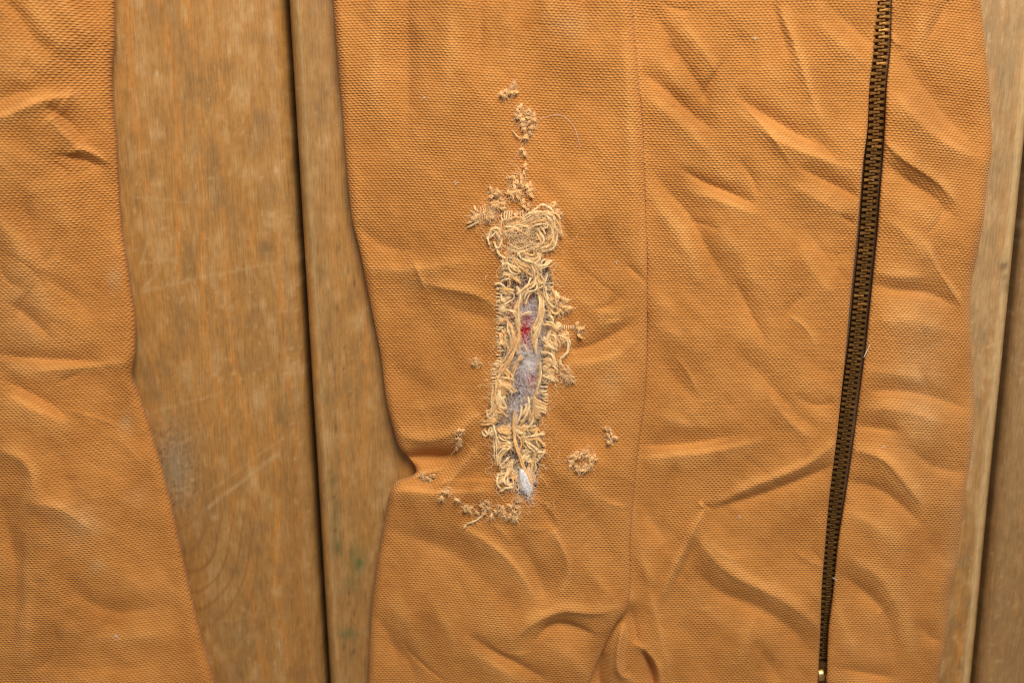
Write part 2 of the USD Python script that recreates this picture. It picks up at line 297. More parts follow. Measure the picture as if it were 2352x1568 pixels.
    # saw-dust grey weathering flecks
    lay((0.56, 0.38, 0.19), np.clip((noise(P3(0.9, 0.5, 41), seed + 31) - 0.72) * 4, 0, 1) * 0.5 * sm((fbm(P3(.05, .02, 71), 2, 4) - .4) / .2))
    n, m = U.shape
    co, si = math.cos(ROLL), math.sin(ROLL)
    # the boards run a little off square to the camera
    Xr, Vr = X * co + (-V) * si, V * co + X * si
    idx = np.arange(n * m).reshape(n, m)
    F = np.stack([idx[:-1, :-1], idx[:-1, 1:], idx[1:, 1:], idx[1:, :-1]], -1).reshape(-1, 4)
    obj('wood_plank', (np.stack([Xr, Vr, Z], -1).reshape(-1, 3), F), 'wood', deck, tint=C.reshape(-1, 3))
plank(0, 1, 0.0008); plank(1, 2, 0.0009); plank(2, 3, 0.0009); plank(3, 4, 0.0012)

# ---------------------------------------------------------------- outlines of the overalls (photo pixels)
Lc = curve([(748, -300), (764, 0), (772, 100), (781, 200), (793, 350), (808, 500), (826, 575), (846, 675), (868, 784), (873, 809), (888, 924), (903, 984), (918, 1029), (941, 1052), (956, 1082), (941, 1097), (912, 1106), (896, 1129), (886, 1184), (873, 1259), (861, 1334), (851, 1434), (846, 1568), (840, 1900)])
Cc = curve([(1445, -300), (1452, 0), (1463, 150), (1476, 300), (1481, 450), (1486, 600), (1486, 784), (1481, 909), (1468, 1009), (1458, 1109), (1451, 1184), (1446, 1259), (1448, 1345), (1440, 1394), (1412, 1435), (1388, 1484), (1370, 1524), (1353, 1568), (1290, 1900)])
ZLRAW = curve([(2035, -300), (2014, 0), (2007, 100), (1994.5, 200), (1989.5, 300), (1979.5, 375), (1973.5, 450), (1967, 525), (1957, 625), (1947, 725), (1942, 784), (1929.5, 909), (1917, 1024), (1902, 1144), (1892, 1259), (1884.5, 1359), (1882, 1434), (1876, 1568), (1866, 1900)])
ZRRAW = curve([(2062, -300), (2051, 0), (2048.6, 100), (2040, 200), (2035.5, 300), (2030.5, 375), (2024.5, 450), (2019.5, 525), (2009.5, 625), (1999.5, 725), (1993.5, 784), (1977, 909), (1962, 1024), (1944.5, 1144), (1927, 1259), (1917, 1359), (1905.5, 1459), (1902, 1568), (1890, 1900)])
ZL = lambda y: ZLRAW(y) + 2.5
ZR = lambda y: ZRRAW(y) - 3.5
Rc = curve([(2222, -300), (2252, 0), (2264.6, 125), (2274.6, 250), (2278.6, 340), (2269.6, 400), (2259.6, 500), (2247, 575), (2232, 650), (2227, 725), (2229.6, 784), (2234.6, 859), (2238.6, 934), (2232, 1034), (2219.6, 1109), (2209.6, 1184), (2199.6, 1284), (2182, 1384), (2169.6, 1484), (2154.6, 1568), (2120, 1900)])
Oc = curve([(268, -300), (262, 0), (263, 75), (256, 175), (260, 250), (267, 325), (270, 400), (277, 500), (290, 600), (302, 675), (311, 750), (310, 809), (303, 859), (320, 909), (345, 984), (367, 1059), (387, 1134), (410, 1234), (435, 1349), (460, 1449), (495, 1568), (580, 1900)])

def a5(x, y): return (1419.3 + .5002 * x, .5002 * y)
def a6(x, y): return (1419.3 + .5002 * x, 784 + .5002 * y)
def a3(x, y): return (743.4 + .5 * x, .5 * y)
def a4(x, y): return (743.4 + .5 * x, 784 + .5 * y)
def a1(x, y): return (.5 * x, .5 * y)
def a2(x, y): return (.5 * x, 784 + .5 * y)
def S(f, pts, amp, wl, wr): return ([f(*p) for p in pts], amp, wl, wr)

front_creases = [
    S(a3, [(385, -300), (385, 60), (390, 330), (380, 620)], -1.9, 30, 50), S(a3, [(250, -200), (240, 200), (220, 500)], 0.9, 40, 40), S(a3, [(560, -200), (580, 200), (560, 480)], 1.2, 60, 60),
    S(a3, [(722, -200), (722, 80), (715, 330)], -1.1, 22, 30), S(a3, [(850, -200), (860, 120), (870, 300)], 0.6, 30, 40), S(a3, [(1205, -200), (1200, 60), (1215, 200)], -1.1, 30, 36), S(a3, [(1040, -100), (1030, 120)], 0.8, 40, 40),
    S(a3, [(1250, 420), (1240, 600), (1180, 760)], -1.0, 40, 60), S(a3, [(1380, 100), (1400, 500), (1420, 900)], 1.0, 50, 30),
    S(a3, [(150, 1020), (260, 1120), (400, 1150)], -1.6, 50, 40), S(a3, [(190, 1230), (420, 1240), (640, 1200)], 1.3, 36, 50),
    S(a3, [(420, 1220), (440, 1270), (465, 1330)], 0.8, 10, 9), S(a3, [(470, 1300), (560, 1325), (680, 1350), (790, 1400)], 1.2, 30, 16),
    S(a3, [(560, 1400), (680, 1440), (800, 1470)], -1.0, 30, 50), S(a3, [(1390, 1215), (1430, 1250), (1490, 1310)], -0.7, 12, 10),
    ([(1290, 803), (1350, 795), (1400, 772), (1450, 742)], -1.3, 16, 26), ([(1300, 835), (1380, 830), (1460, 790)], 0.9, 24, 40), ([(1330, 690), (1400, 720), (1450, 700)], 0.7, 30, 30),
    S(a3, [(1240, 1010), (1300, 1100), (1340, 1240)], -0.8, 30, 40), S(a3, [(1090, 1000), (1120, 1100), (1090, 1200)], -0.8, 20, 24),
    S(a4, [(330, 420), (460, 455), (600, 420), (720, 330)], 1.8, 40, 26),
    S(a4, [(350, 545), (420, 527), (500, 522), (580, 520), (650, 470)], -4.0, 18, 30),
    S(a4, [(400, 610), (500, 600), (580, 570)], 1.0, 14, 14),
    S(a4, [(500, 665), (570, 640), (640, 570), (700, 500)], 2.2, 26, 24),
    S(a4, [(480, 655), (495, 628), (500, 610)], -1.7, 7, 7),
    S(a4, [(300, 700), (390, 690), (480, 700), (600, 700), (760, 690)], 2.4, 24, 56),
    S(a4, [(300, 860), (430, 900), (560, 950), (680, 1010)], -2.4, 60, 60),
    S(a4, [(960, 640), (1010, 760), (1070, 870)], -1.9, 40, 46), S(a4, [(1000, 560), (1140, 640), (1280, 760)], 1.3, 60, 60),
    S(a4, [(690, 830), (760, 740), (850, 700)], -0.9, 50, 40),
    S(a4, [(640, 860), (760, 930), (880, 1040), (970, 1180)], 1.6, 22, 32), S(a4, [(880, 900), (960, 1020), (1020, 1170)], -1.3, 30, 36),
    S(a4, [(1050, 860), (1100, 960), (1125, 1060), (1085, 1170)], 1.1, 18, 14), S(a4, [(1160, 760), (1250, 850), (1330, 1000)], -0.9, 40, 40), S(a4, [(1180, 1000), (1260, 1100), (1330, 1190)], 0.9, 40, 40),
    S(a4, [(900, 1345), (960, 1300), (1040, 1258), (1120, 1240), (1240, 1250), (1330, 1230)], 2.0, 46, 14), S(a4, [(980, 1360), (1040, 1300), (1140, 1300), (1240, 1345)], -2.0, 10, 40),
    S(a4, [(680, 1355), (790, 1425), (900, 1480), (1020, 1550)], -1.5, 16, 26), S(a4, [(660, 1420), (780, 1490), (900, 1560)], 1.0, 34, 40),
    S(a4, [(480, 1160), (560, 1300), (600, 1480)], 1.0, 50, 50), S(a4, [(300, 1380), (380, 1450), (430, 1580)], -1.4, 40, 30), S(a4, [(290, 1180), (370, 1290), (450, 1420)], 0.9, 40, 40),
    S(a4, [(240, 1260), (310, 1370), (340, 1480)], -0.9, 30, 30), S(a4, [(650, 1020), (800, 1160), (900, 1290)], -1.1, 50, 50), S(a4, [(1100, 1420), (1180, 1500), (1240, 1600)], 0.9, 40, 40),
    S(a4, [(1120, 500), (1250, 560), (1400, 620)], 0.7, 50, 50), S(a4, [(1060, 330), (1200, 420), (1400, 470)], -0.8, 50, 50),
    S(a4, [(330, 120), (450, 200), (620, 240)], -0.8, 60, 60), S(a4, [(330, 300), (480, 300), (640, 260)], 0.7, 40, 40)]
side_creases = [
    S(a5, [(100, 330), (200, 400), (300, 490), (440, 600)], -1.9, 30, 22), S(a5, [(90, 420), (220, 520), (420, 700)], 1.2, 30, 40), S(a5, [(230, 200), (330, 330), (420, 480)], -1.2, 26, 26), S(a5, [(300, 120), (400, 250), (480, 380)], 0.9, 30, 30),
    S(a5, [(480, 290), (430, 370), (380, 460)], -0.9, 12, 12), S(a5, [(520, 425), (580, 490), (680, 600), (800, 760)], 0.9, 18, 12),
    S(a5, [(530, 440), (700, 545), (830, 620), (920, 665)], -2.0, 40, 14), S(a5, [(560, 520), (720, 640), (900, 720), (1080, 780)], 1.2, 22, 34),
    S(a5, [(305, 785), (400, 840), (500, 880), (610, 930)], -1.6, 20, 12), S(a5, [(560, 740), (620, 830), (640, 900)], -0.9, 18, 12), S(a5, [(340, 880), (480, 930), (640, 990)], 0.8, 20, 26),
    S(a5, [(840, 770), (950, 830), (1050, 880), (1110, 915)], -1.8, 34, 16), S(a5, [(820, 860), (940, 930), (1080, 1000)], 1.0, 30, 30),
    S(a5, [(150, 770), (230, 880), (320, 980), (410, 1140), (500, 1300)], -1.5, 30, 22), S(a5, [(130, 860), (210, 990), (300, 1120), (380, 1300)], 1.0, 34, 34),
    S(a5, [(430, 1000), (560, 1180), (660, 1400)], 0.7, 40, 40), S(a5, [(540, 1290), (600, 1420), (680, 1568)], -1.2, 24, 16),
    S(a5, [(730, 20), (800, 180), (860, 360), (930, 560)], 1.2, 26, 18), S(a5, [(700, -40), (740, 110), (790, 270)], -1.0, 26, 26), S(a5, [(960, 20), (1060, 110), (1170, 210)], -1.1, 36, 24), S(a5, [(950, 140), (1060, 240), (1140, 300)], 0.7, 30, 30),
    S(a5, [(860, 1040), (960, 1180), (1060, 1300)], -1.0, 40, 30), S(a5, [(840, 1130), (920, 1280), (1000, 1360)], 0.7, 30, 36), S(a5, [(770, 1470), (800, 1400), (850, 1360)], -0.8, 20, 16), S(a5, [(1000, 1160), (1010, 1220)], -0.6, 16, 16),
    S(a5, [(150, 1290), (260, 1380), (380, 1500)], -0.9, 50, 40), S(a5, [(130, 1480), (300, 1560)], 0.7, 40, 40), S(a5, [(150, 40), (230, 170), (280, 280)], -1.0, 30, 40), S(a5, [(470, 40), (560, 180), (640, 330)], -0.7, 50, 50),
    S(a6, [(90, 470), (220, 474), (400, 455), (520, 430)], -1.8, 60, 16), S(a6, [(90, 540), (260, 530), (480, 500), (700, 440)], 1.3, 20, 50), S(a6, [(150, 330), (300, 380), (460, 400)], 0.7, 40, 30),
    S(a6, [(560, 60), (700, 200), (820, 330), (930, 420)], -1.1, 36, 26), S(a6, [(700, 260), (800, 380), (880, 440)], 0.9, 20, 24), S(a6, [(820, 250), (900, 290), (1000, 280)], -1.0, 24, 24),
    S(a6, [(1010, 450), (880, 560), (660, 650), (450, 745)], 1.6, 16, 30), S(a6, [(1000, 560), (850, 625), (650, 700), (420, 770)], -1.6, 26, 16),
    S(a6, [(370, 740), (392, 765)], 0.9, 9, 9), S(a6, [(410, 765), (420, 750)], -0.8, 9, 9),
    S(a6, [(400, 770), (330, 900), (260, 1040), (205, 1170)], 1.9, 16, 14), S(a6, [(370, 900), (320, 1010), (270, 1100)], -1.0, 14, 30), S(a6, [(270, 560), (220, 680), (190, 790)], -0.9, 16, 14),
    S(a6, [(60, 690), (140, 790), (220, 920)], -1.7, 44, 40), S(a6, [(60, 950), (120, 1040), (190, 1130)], 0.8, 30, 30),
    S(a6, [(370, 900), (470, 1030), (600, 1110), (760, 1190), (930, 1320)], 2.4, 56, 30), S(a6, [(330, 1010), (440, 1130), (600, 1200), (760, 1290), (900, 1430)], -1.8, 30, 44),
    S(a6, [(640, 1240), (600, 1350), (560, 1470)], 0.8, 22, 26), S(a6, [(620, 1380), (700, 1480), (780, 1600)], -1.1, 34, 34), S(a6, [(280, 1290), (380, 1400), (420, 1568)], -0.8, 50, 50),
    S(a6, [(110, 960), (150, 1160), (190, 1330), (240, 1568)], 1.0, 24, 24), S(a6, [(110, 1420), (150, 1500), (160, 1600)], -4.2, 13, 13), S(a6, [(40, 1180), (70, 1280), (90, 1400)], -1.6, 18, 20), S(a6, [(70, 1380), (110, 1410), (170, 1470), (200, 1600)], 1.8, 16, 20),
    S(a6, [(30, 1290), (0, 1420), (10, 1530), (40, 1545)], 3.2, 18, 18), S(a6, [(-70, 1420), (-90, 1520), (-60, 1640)], -4.2, 22, 24),
    S(a6, [(850, 60), (940, 130), (1040, 150)], -0.7, 40, 40), S(a6, [(130, 30), (260, 150), (380, 300)], -0.8, 50, 40)]
strip_creases = [
    S(a5, [(1300, 260), (1400, 400), (1510, 540), (1610, 640)], -2.0, 60, 22), S(a5, [(1260, 430), (1380, 560), (1500, 660), (1640, 720)], 1.6, 24, 44),
    S(a5, [(1220, 640), (1290, 715), (1390, 785), (1480, 850), (1550, 930)], 1.6, 34, 14), S(a5, [(1225, 740), (1330, 830), (1440, 900), (1530, 990)], -1.5, 20, 44),
    S(a5, [(1300, 20), (1320, 130), (1310, 260)], -0.9, 24, 30), S(a5, [(1510, 0), (1470, 90), (1425, 180)], -1.1, 16, 16), S(a5, [(1400, 40), (1390, 200)], 0.7, 30, 30), S(a5, [(1600, 60), (1630, 260)], 0.8, 40, 40),
    S(a5, [(1230, 1010), (1330, 1080), (1420, 1200)], 0.9, 36, 36), S(a5, [(1400, 1110), (1470, 1230), (1580, 1400)], 1.3, 20, 20), S(a5, [(1460, 1130), (1480, 1220), (1520, 1290)], -0.9, 14, 14),
    S(a5, [(1170, 1300), (1280, 1330), (1420, 1345), (1540, 1400)], -1.6, 30, 24), S(a5, [(1170, 1240), (1280, 1270), (1400, 1270)], 0.9, 30, 26), S(a5, [(1200, 1480), (1380, 1480), (1560, 1540)], 1.0, 40, 44),
    S(a6, [(1150, 225), (1260, 225), (1390, 240), (1610, 310)], -1.6, 36, 26), S(a6, [(1140, 130), (1260, 150), (1420, 170)], 1.0, 40, 36), S(a6, [(1120, 310), (1300, 320), (1500, 380)], 0.9, 30, 30),
    S(a6, [(1090, 385), (1180, 395), (1290, 410)], -1.2, 26, 22), S(a6, [(1330, 480), (1450, 570), (1610, 600)], -1.4, 36, 26), S(a6, [(1080, 500), (1220, 545), (1310, 640), (1390, 740)], 1.6, 26, 18),
    S(a6, [(1060, 640), (1180, 670), (1290, 740), (1380, 830)], -1.9, 24, 34), S(a6, [(1050, 780), (1180, 850), (1300, 960)], 1.0, 36, 44),
    S(a6, [(1020, 1060), (1120, 1140), (1220, 1240), (1265, 1440)], -1.9, 30, 34), S(a6, [(1080, 1000), (1220, 1110), (1310, 1280), (1340, 1440)], 1.3, 34, 36), S(a6, [(1030, 1500), (1140, 1520), (1260, 1540)], -1.8, 30, 24),
    S(a6, [(1380, 1290), (1430, 1350), (1500, 1380)], -0.8, 20, 20), S(a6, [(1000, 1180), (1040, 1320), (1090, 1420)], 0.9, 26, 30), S(a6, [(1420, 900), (1500, 1000), (1560, 1040)], -0.7, 40, 40)]
left_creases = [
    S(a1, [(0, -40), (90, 80), (170, 190), (240, 250)], -2.2, 50, 36), S(a1, [(200, -60), (320, 60), (430, 200)], 1.8, 60, 60), S(a1, [(-40, 560), (70, 515), (180, 470), (350, 440)], 1.9, 20, 40), S(a1, [(-40, 470), (80, 430), (220, 400)], -1.1, 40, 24),
    S(a1, [(215, 490), (290, 540), (350, 600), (385, 650)], -1.7, 26, 16), S(a1, [(220, 540), (280, 610), (370, 695)], 0.9, 16, 14), S(a1, [(300, 715), (380, 690), (440, 715), (500, 750)], 1.1, 16, 12), S(a1, [(250, 715), (350, 725), (470, 765)], -1.3, 12, 26),
    S(a1, [(100, 900), (150, 1080), (210, 1220)], -1.5, 44, 30), S(a1, [(-30, 980), (60, 1120), (130, 1280)], 1.0, 44, 44), S(a1, [(60, 1400), (140, 1460), (220, 1530)], -1.6, 30, 24), S(a1, [(230, 800), (300, 1000), (380, 1200)], 0.8, 60, 60), S(a1, [(200, 1280), (330, 1360), (440, 1460)], -0.7, 40, 40),
    S(a2, [(170, 140), (330, 125), (480, 105), (600, 95)], 1.2, 24, 30), S(a2, [(0, 60), (150, 75), (300, 82), (470, 95)], -1.4, 26, 18), S(a2, [(30, 180), (150, 240), (260, 310), (300, 350)], -1.8, 30, 24), S(a2, [(40, 250), (180, 330), (320, 370)], 1.0, 24, 40),
    S(a2, [(0, 500), (110, 560), (150, 680), (110, 780)], 1.7, 30, 26), S(a2, [(250, 480), (300, 620), (330, 740)], -1.0, 50, 50), S(a2, [(140, 740), (290, 780), (420, 870)], 1.1, 26, 26),
    S(a2, [(0, 720), (50, 900), (80, 1100), (60, 1300)], -2.6, 60, 44), S(a2, [(130, 900), (120, 1200), (110, 1500)], 1.6, 44, 44), S(a2, [(240, 1030), (330, 1130), (500, 1230), (760, 1210)], -1.4, 50, 44), S(a2, [(300, 1280), (500, 1360), (800, 1330)], 0.9, 50, 50),
    S(a2, [(200, 1480), (400, 1500), (700, 1490)], -0.9, 50, 50)]

def minor(seed, n, x0, x1, y0, y1, ang, spread):
    r = np.random.default_rng(seed); out = []
    for _ in range(n):
        x, y, a, ln = r.uniform(x0, x1), r.uniform(y0, y1), ang + r.normal(0, spread), r.uniform(40, 150)
        k = r.normal(0, .25); pts = [(x, y)]
        for i in range(3): x += math.cos(a) * ln / 3; y += math.sin(a) * ln / 3; a += k; pts.append((x, y))
        out.append((pts, r.choice([-1, 1]) * r.uniform(.22, .6), r.uniform(7, 16), r.uniform(7, 16)))
    return out
side_creases += minor(5, 14, 1490, 1950, 0, 1560, .85, .55); strip_creases += minor(6, 7, 2020, 2230, 0, 1560, .7, .6)
front_creases += minor(7, 22, 860, 1440, 600, 1560, .6, .8); left_creases += minor(8, 14, -20, 280, 0, 1560, .5, .8)
def cloth_noise(PX, PY, seed, ang, amp=1.0):
    c, s = math.cos(ang), math.sin(ang)
    a, b = PX * c + PY * s, -PX * s + PY * c
    z = (fbm(np.stack([a / 150, b / 62, a * 0 + seed], -1), 3, seed) - .5) * 1.5
    z += (fbm(np.stack([a / 330, b / 210, a * 0], -1), 2, seed + 5) - .5) * 6.0
    z += (fbm(np.stack([PX / 22, PY / 22, a * 0], -1), 2, seed + 9) - .5) * 0.16
    return z * amp

def front_z(px, py):
    e = px - Lc(py)
    z = 7.5 + 8.5 * sm(e / 360) + cloth_noise(px, py, 3, 0.9, 0.75) + strokes(px, py, front_creases)
    # a bunch of cloth where the crease turns under at the bottom
    z += 1.5 * np.exp(-((px - 1400) / 60) ** 2 - ((py - 1420) / 50) ** 2)
    return z
EDGE_Y = np.arange(-400, 2000, 6.0); EDGE_Z = front_z((Cc(EDGE_Y) - 34)[None], EDGE_Y[None])[0]
EDGE_Z = np.convolve(np.pad(EDGE_Z, 4, 'edge'), np.ones(9) / 9, 'valid')
def side_z(px, py):
    z = 11.8 + 1.2 * sm((px - 1480) / 400) + cloth_noise(px, py, 11, 0.75, 0.8) + strokes(px, py, side_creases)
    # it comes out from under the front panel's turned edge
    d = px - Cc(py); k = np.exp(-np.clip(d, 0, None) / 26) * (1 - .85 * sm((py - 1370) / 60))
    z = z - 1.6 * np.exp(-np.clip(d, 0, None) / 95)
    return z * (1 - k) + k * (np.interp(py, EDGE_Y, EDGE_Z) - 5.4 - .5 * (d < 0))
def strip_z(px, py):
    e = Rc(py) - px
    return 8.5 + 4.8 * sm(e / 190) + cloth_noise(px, py, 17, 0.8, 0.7) + strokes(px, py, strip_creases)
def left_z(px, py):
    e = Oc(py) - px
    z = 9 + 12 * sm(e / 330) + 13 * sm((760 - py) / 600) * sm(e / 200) + cloth_noise(px, py, 23, 0.6, 0.9) + strokes(px, py, left_creases)
    return z

def panel(name, fl, fr, zf, step, left, right, parent, y=(-170, 1740), hole=None, tintf=None, shear=(0, 0), label=None):
    """left/right: (rim px, drop mm, kind); kind 'rim' rolls under to the deck, 'fold' is a turned edge, 'cut' just ends."""
    ys = np.arange(y[0], y[1], step)
    wmax = (fr(ys) - fl(ys)).max()
    n = int(wmax / step)
    e = np.linspace(0, 1, n); s = e + 0.012 * np.sin(2 * np.pi * e) * -1
    near = np.array([0, .0006, .0015, .003, .005, .008]); s = np.unique(np.r_[near, s[s > .009][:-1], 1 - near]); s = s[s <= 1]
    l, r = fl(ys)[:, None], fr(ys)[:, None]
    PX = l + s[None] * (r - l); PY = np.repeat(ys[:, None], len(s), 1)
    Z = zf(PX, PY)
    zt = Z.copy(); lows = []
    for (rim, drop, kind), d, col in ((left, PX - l, 0), (right, r - PX, -1)):
        if kind == 'cut': lows.append(None); continue
        low = (4.5 * np.ones((len(ys), 1)) if kind == 'rim' else zt[:, [3 if col == 0 else -4]] - drop)
        k = np.sqrt(np.clip(1 - (1 - np.clip(d / rim, 0, 1)) ** 2, 0, 1))
        Z = low + (Z - low) * k if kind == 'rim' else Z - drop * (1 - k)
        lows.append((low, kind, drop))
    P = W(PX, PY, Z / 1000)
    tint = tintf(PX, PY, Z)
    from scipy.ndimage import gaussian_filter
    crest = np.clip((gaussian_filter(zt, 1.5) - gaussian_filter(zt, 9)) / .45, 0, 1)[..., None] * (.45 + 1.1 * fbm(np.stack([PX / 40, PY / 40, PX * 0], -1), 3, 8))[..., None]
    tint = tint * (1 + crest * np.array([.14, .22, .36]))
    cols, tcols, ucols = [P], [tint], [np.stack([P[..., 0] * 1000 + shear[0] * P[..., 1] * 1000, P[..., 1] * 1000 + shear[1] * P[..., 0] * 1000 + 2.0 * np.sin(P[..., 0] * 32)], -1)]
    for side, (info, col) in enumerate(zip(lows, (0, -1))):
        if info is None: continue
        low, kind, drop = info
        E = P[:, col]; sg = 1 if side == 0 else -1
        hr = 0.0035 if kind == 'rim' else 0.0009
        add = []
        for a in np.linspace(0.15, 1, 6) * math.pi / 2:
            q = E.copy(); q[:, 0] += sg * hr * (1 - math.cos(a))
            q[:, 2] -= (np.maximum(E[:, 2] - 0.0006, 0) if kind == 'rim' else 0.0012) * math.sin(a)
            add.append(q)
        for k in ((0.003, 0.008, 0.02) if kind == 'rim' else (0.001, 0.0025)):
            q = add[5].copy(); q[:, 0] += sg * k
            if kind == 'fold': q[:, 2] -= 0.0006
            add.append(q)
        A = np.stack(add, 1); ut = np.repeat(ucols[0][:, [col]], len(add), 1); ut = ut.copy(); ut[..., 0] -= sg * np.arange(1, len(add) + 1) * 0.5
        tt = np.repeat(tint[:, [col]], len(add), 1)
        if side == 0: cols.insert(0, A[:, ::-1]); ucols.insert(0, ut[:, ::-1]); tcols.insert(0, tt[:, ::-1]); off = A.shape[1]
        else: cols.append(A); ucols.append(ut); tcols.append(tt)
    off = cols[0].shape[1] if lows[0] is not None else 0
    V = np.concatenate(cols, 1); U = np.concatenate(ucols, 1); T = np.concatenate(tcols, 1)
    nr, nc = V.shape[:2]
    idx = np.arange(nr * nc).reshape(nr, nc)
    F = np.stack([idx[:-1, :-1], idx[1:, :-1], idx[1:, 1:], idx[:-1, 1:]], -1)
    if hole is not None:
        import shapely
        inside = np.zeros((nr, nc), bool)
        inside[:, off:off + PX.shape[1]] = shapely.contains_xy(both, PX + 3 * np.sin(PY * .9), PY)
        keep = ~(inside[:-1, :-1] | inside[1:, :-1] | inside[1:, 1:] | inside[:-1, 1:])
        F = F[keep]
    return obj(name, (V.reshape(-1, 3), F.reshape(-1, 4)), 'canvas', parent, uv=U.reshape(-1, 2), tint=T.reshape(-1, 3), label=label)

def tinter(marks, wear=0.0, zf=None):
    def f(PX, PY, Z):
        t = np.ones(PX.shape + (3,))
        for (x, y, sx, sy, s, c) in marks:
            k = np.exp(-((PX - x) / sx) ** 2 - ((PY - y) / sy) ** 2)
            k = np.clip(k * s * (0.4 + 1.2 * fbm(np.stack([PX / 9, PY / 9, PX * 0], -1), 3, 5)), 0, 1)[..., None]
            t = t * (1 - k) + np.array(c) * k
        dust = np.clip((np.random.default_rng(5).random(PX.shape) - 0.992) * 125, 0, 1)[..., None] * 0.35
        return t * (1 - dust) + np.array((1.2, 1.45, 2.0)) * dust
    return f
GREY, DIRT_AND_SHADE, FADE = (1.02, 1.45, 2.7), (0.78, 0.72, 0.66), (1.10, 1.14, 1.22)  # the darkening tint serves soiled blotches and shade painted across the top

HOLE = [(1168, 590), (1210, 588), (1240, 594), (1256, 606), (1264, 640), (1268, 690), (1274, 750), (1272, 800), (1262, 850), (1250, 900), (1240, 945), (1232, 985), (1244, 1010), (1238, 1060), (1226, 1120), (1206, 1136), (1180, 1114), (1160, 1085), (1150, 1045), (1140, 1010), (1126, 980), (1124, 940), (1138, 880), (1156, 830), (1152, 789), (1146, 740), (1146, 670), (1154, 620)]
HOLE2 = [(1152, 528), (1180, 536), (1215, 536), (1236, 548), (1230, 575), (1200, 578), (1160, 568)]
from shapely.geometry import Polygon
both = Polygon(HOLE).buffer(0)
HOLEP = np.array(both.exterior.coords)

overalls = xform('work_overalls', label='pair of worn brown canvas work overalls with a torn knee lying on the planks', cat='overalls')
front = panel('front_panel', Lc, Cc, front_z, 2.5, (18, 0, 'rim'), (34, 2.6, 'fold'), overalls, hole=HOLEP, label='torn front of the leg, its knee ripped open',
              tintf=tinter([(1150, 40, 330, 130, .32, DIRT_AND_SHADE), (960, 280, 50, 160, .22, DIRT_AND_SHADE), (1250, 330, 120, 60, .18, DIRT_AND_SHADE), (1080, 560, 60, 60, .2, DIRT_AND_SHADE), (980, 1230, 90, 60, .22, DIRT_AND_SHADE), (1330, 1500, 80, 60, .25, DIRT_AND_SHADE), (850, 90, 22, 90, .5, FADE), (1310, 60, 40, 30, .25, GREY), (945, 650, 20, 10, .3, GREY), (1480, 500, 12, 400, .45, FADE), (1440, 1200, 14, 200, .3, FADE), (1200, 700, 130, 300, .25, FADE), (1020, 1260, 150, 60, .25, (1.0, 1.1, 1.3)), (1405, 880, 30, 30, .25, GREY), (1280, 1280, 120, 90, .22, (1.0, 1.12, 1.35)), (1200, 1000, 90, 60, .2, DIRT_AND_SHADE)]))  # first mark paints dimmer light at the top into the colour
side = panel('side_panel', lambda y: Cc(y) - 60, ZL, side_z, 2.7, (20, 0.6, 'cut'), (9, 1.6, 'fold'), overalls, label='creased side of the torn leg beside the zipper', shear=(0.0, 0.05), tintf=tinter([(1700, 30, 260, 120, .3, DIRT_AND_SHADE), (1560, 230, 60, 90, .2, DIRT_AND_SHADE), (1850, 640, 60, 90, .15, DIRT_AND_SHADE), (1735, 88, 5, 4, .8, GREY), (1600, 1100, 100, 40, .2, FADE), (1700, 500, 200, 200, .2, FADE)]))  # opening mark is painted shade along the upper end, the others are stains
back = panel('back_panel', ZR, Rc, strip_z, 2.7, (10, 1.6, 'fold'), (26, 0, 'rim'), overalls, label='narrow cloth strip right of the zipper', shear=(0.0, 0.07), tintf=tinter([(2150, 30, 160, 120, .3, DIRT_AND_SHADE), (2120, 860, 60, 200, .3, GREY), (2190, 1300, 30, 200, .25, GREY), (2230, 950, 10, 200, .3, GREY)]))  # the darkening mark puts the shade of the upper end into the colour
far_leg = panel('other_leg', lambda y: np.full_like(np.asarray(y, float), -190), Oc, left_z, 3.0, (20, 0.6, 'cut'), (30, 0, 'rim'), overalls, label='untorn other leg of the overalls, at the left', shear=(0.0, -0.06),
                tintf=tinter([(262, 640, 14, 26, .6, GREY), (290, 970, 14, 22, .55, GREY), (222, 1300, 16, 14, .5, GREY), (180, 1200, 60, 50, .3, GREY), (310, 1140, 30, 24, .25, GREY), (60, 700, 60, 120, .2, GREY), (60, 1250, 70, 200, .4, DIRT_AND_SHADE), (190, 1440, 90, 60, .35, DIRT_AND_SHADE), (0, 60, 60, 80, .4, DIRT_AND_SHADE), (100, 130, 40, 50, .3, DIRT_AND_SHADE)]))
# lining behind the tear and underside of the leg
yy = np.arange(-170, 1740, 30.0); lv = []
for y in yy: lv.append(W(np.linspace(Lc(y) + 30, Rc(y) - 30, 12), np.full(12, y), np.full(12, 0.0012)))
lv = np.array(lv); idx = np.arange(len(yy) * 12).reshape(len(yy), 12)
obj('leg_back', (lv.reshape(-1, 3), np.stack([idx[:-1, :-1], idx[1:, :-1], idx[1:, 1:], idx[:-1, 1:]], -1).reshape(-1, 4)), 'lining_cloth', overalls)

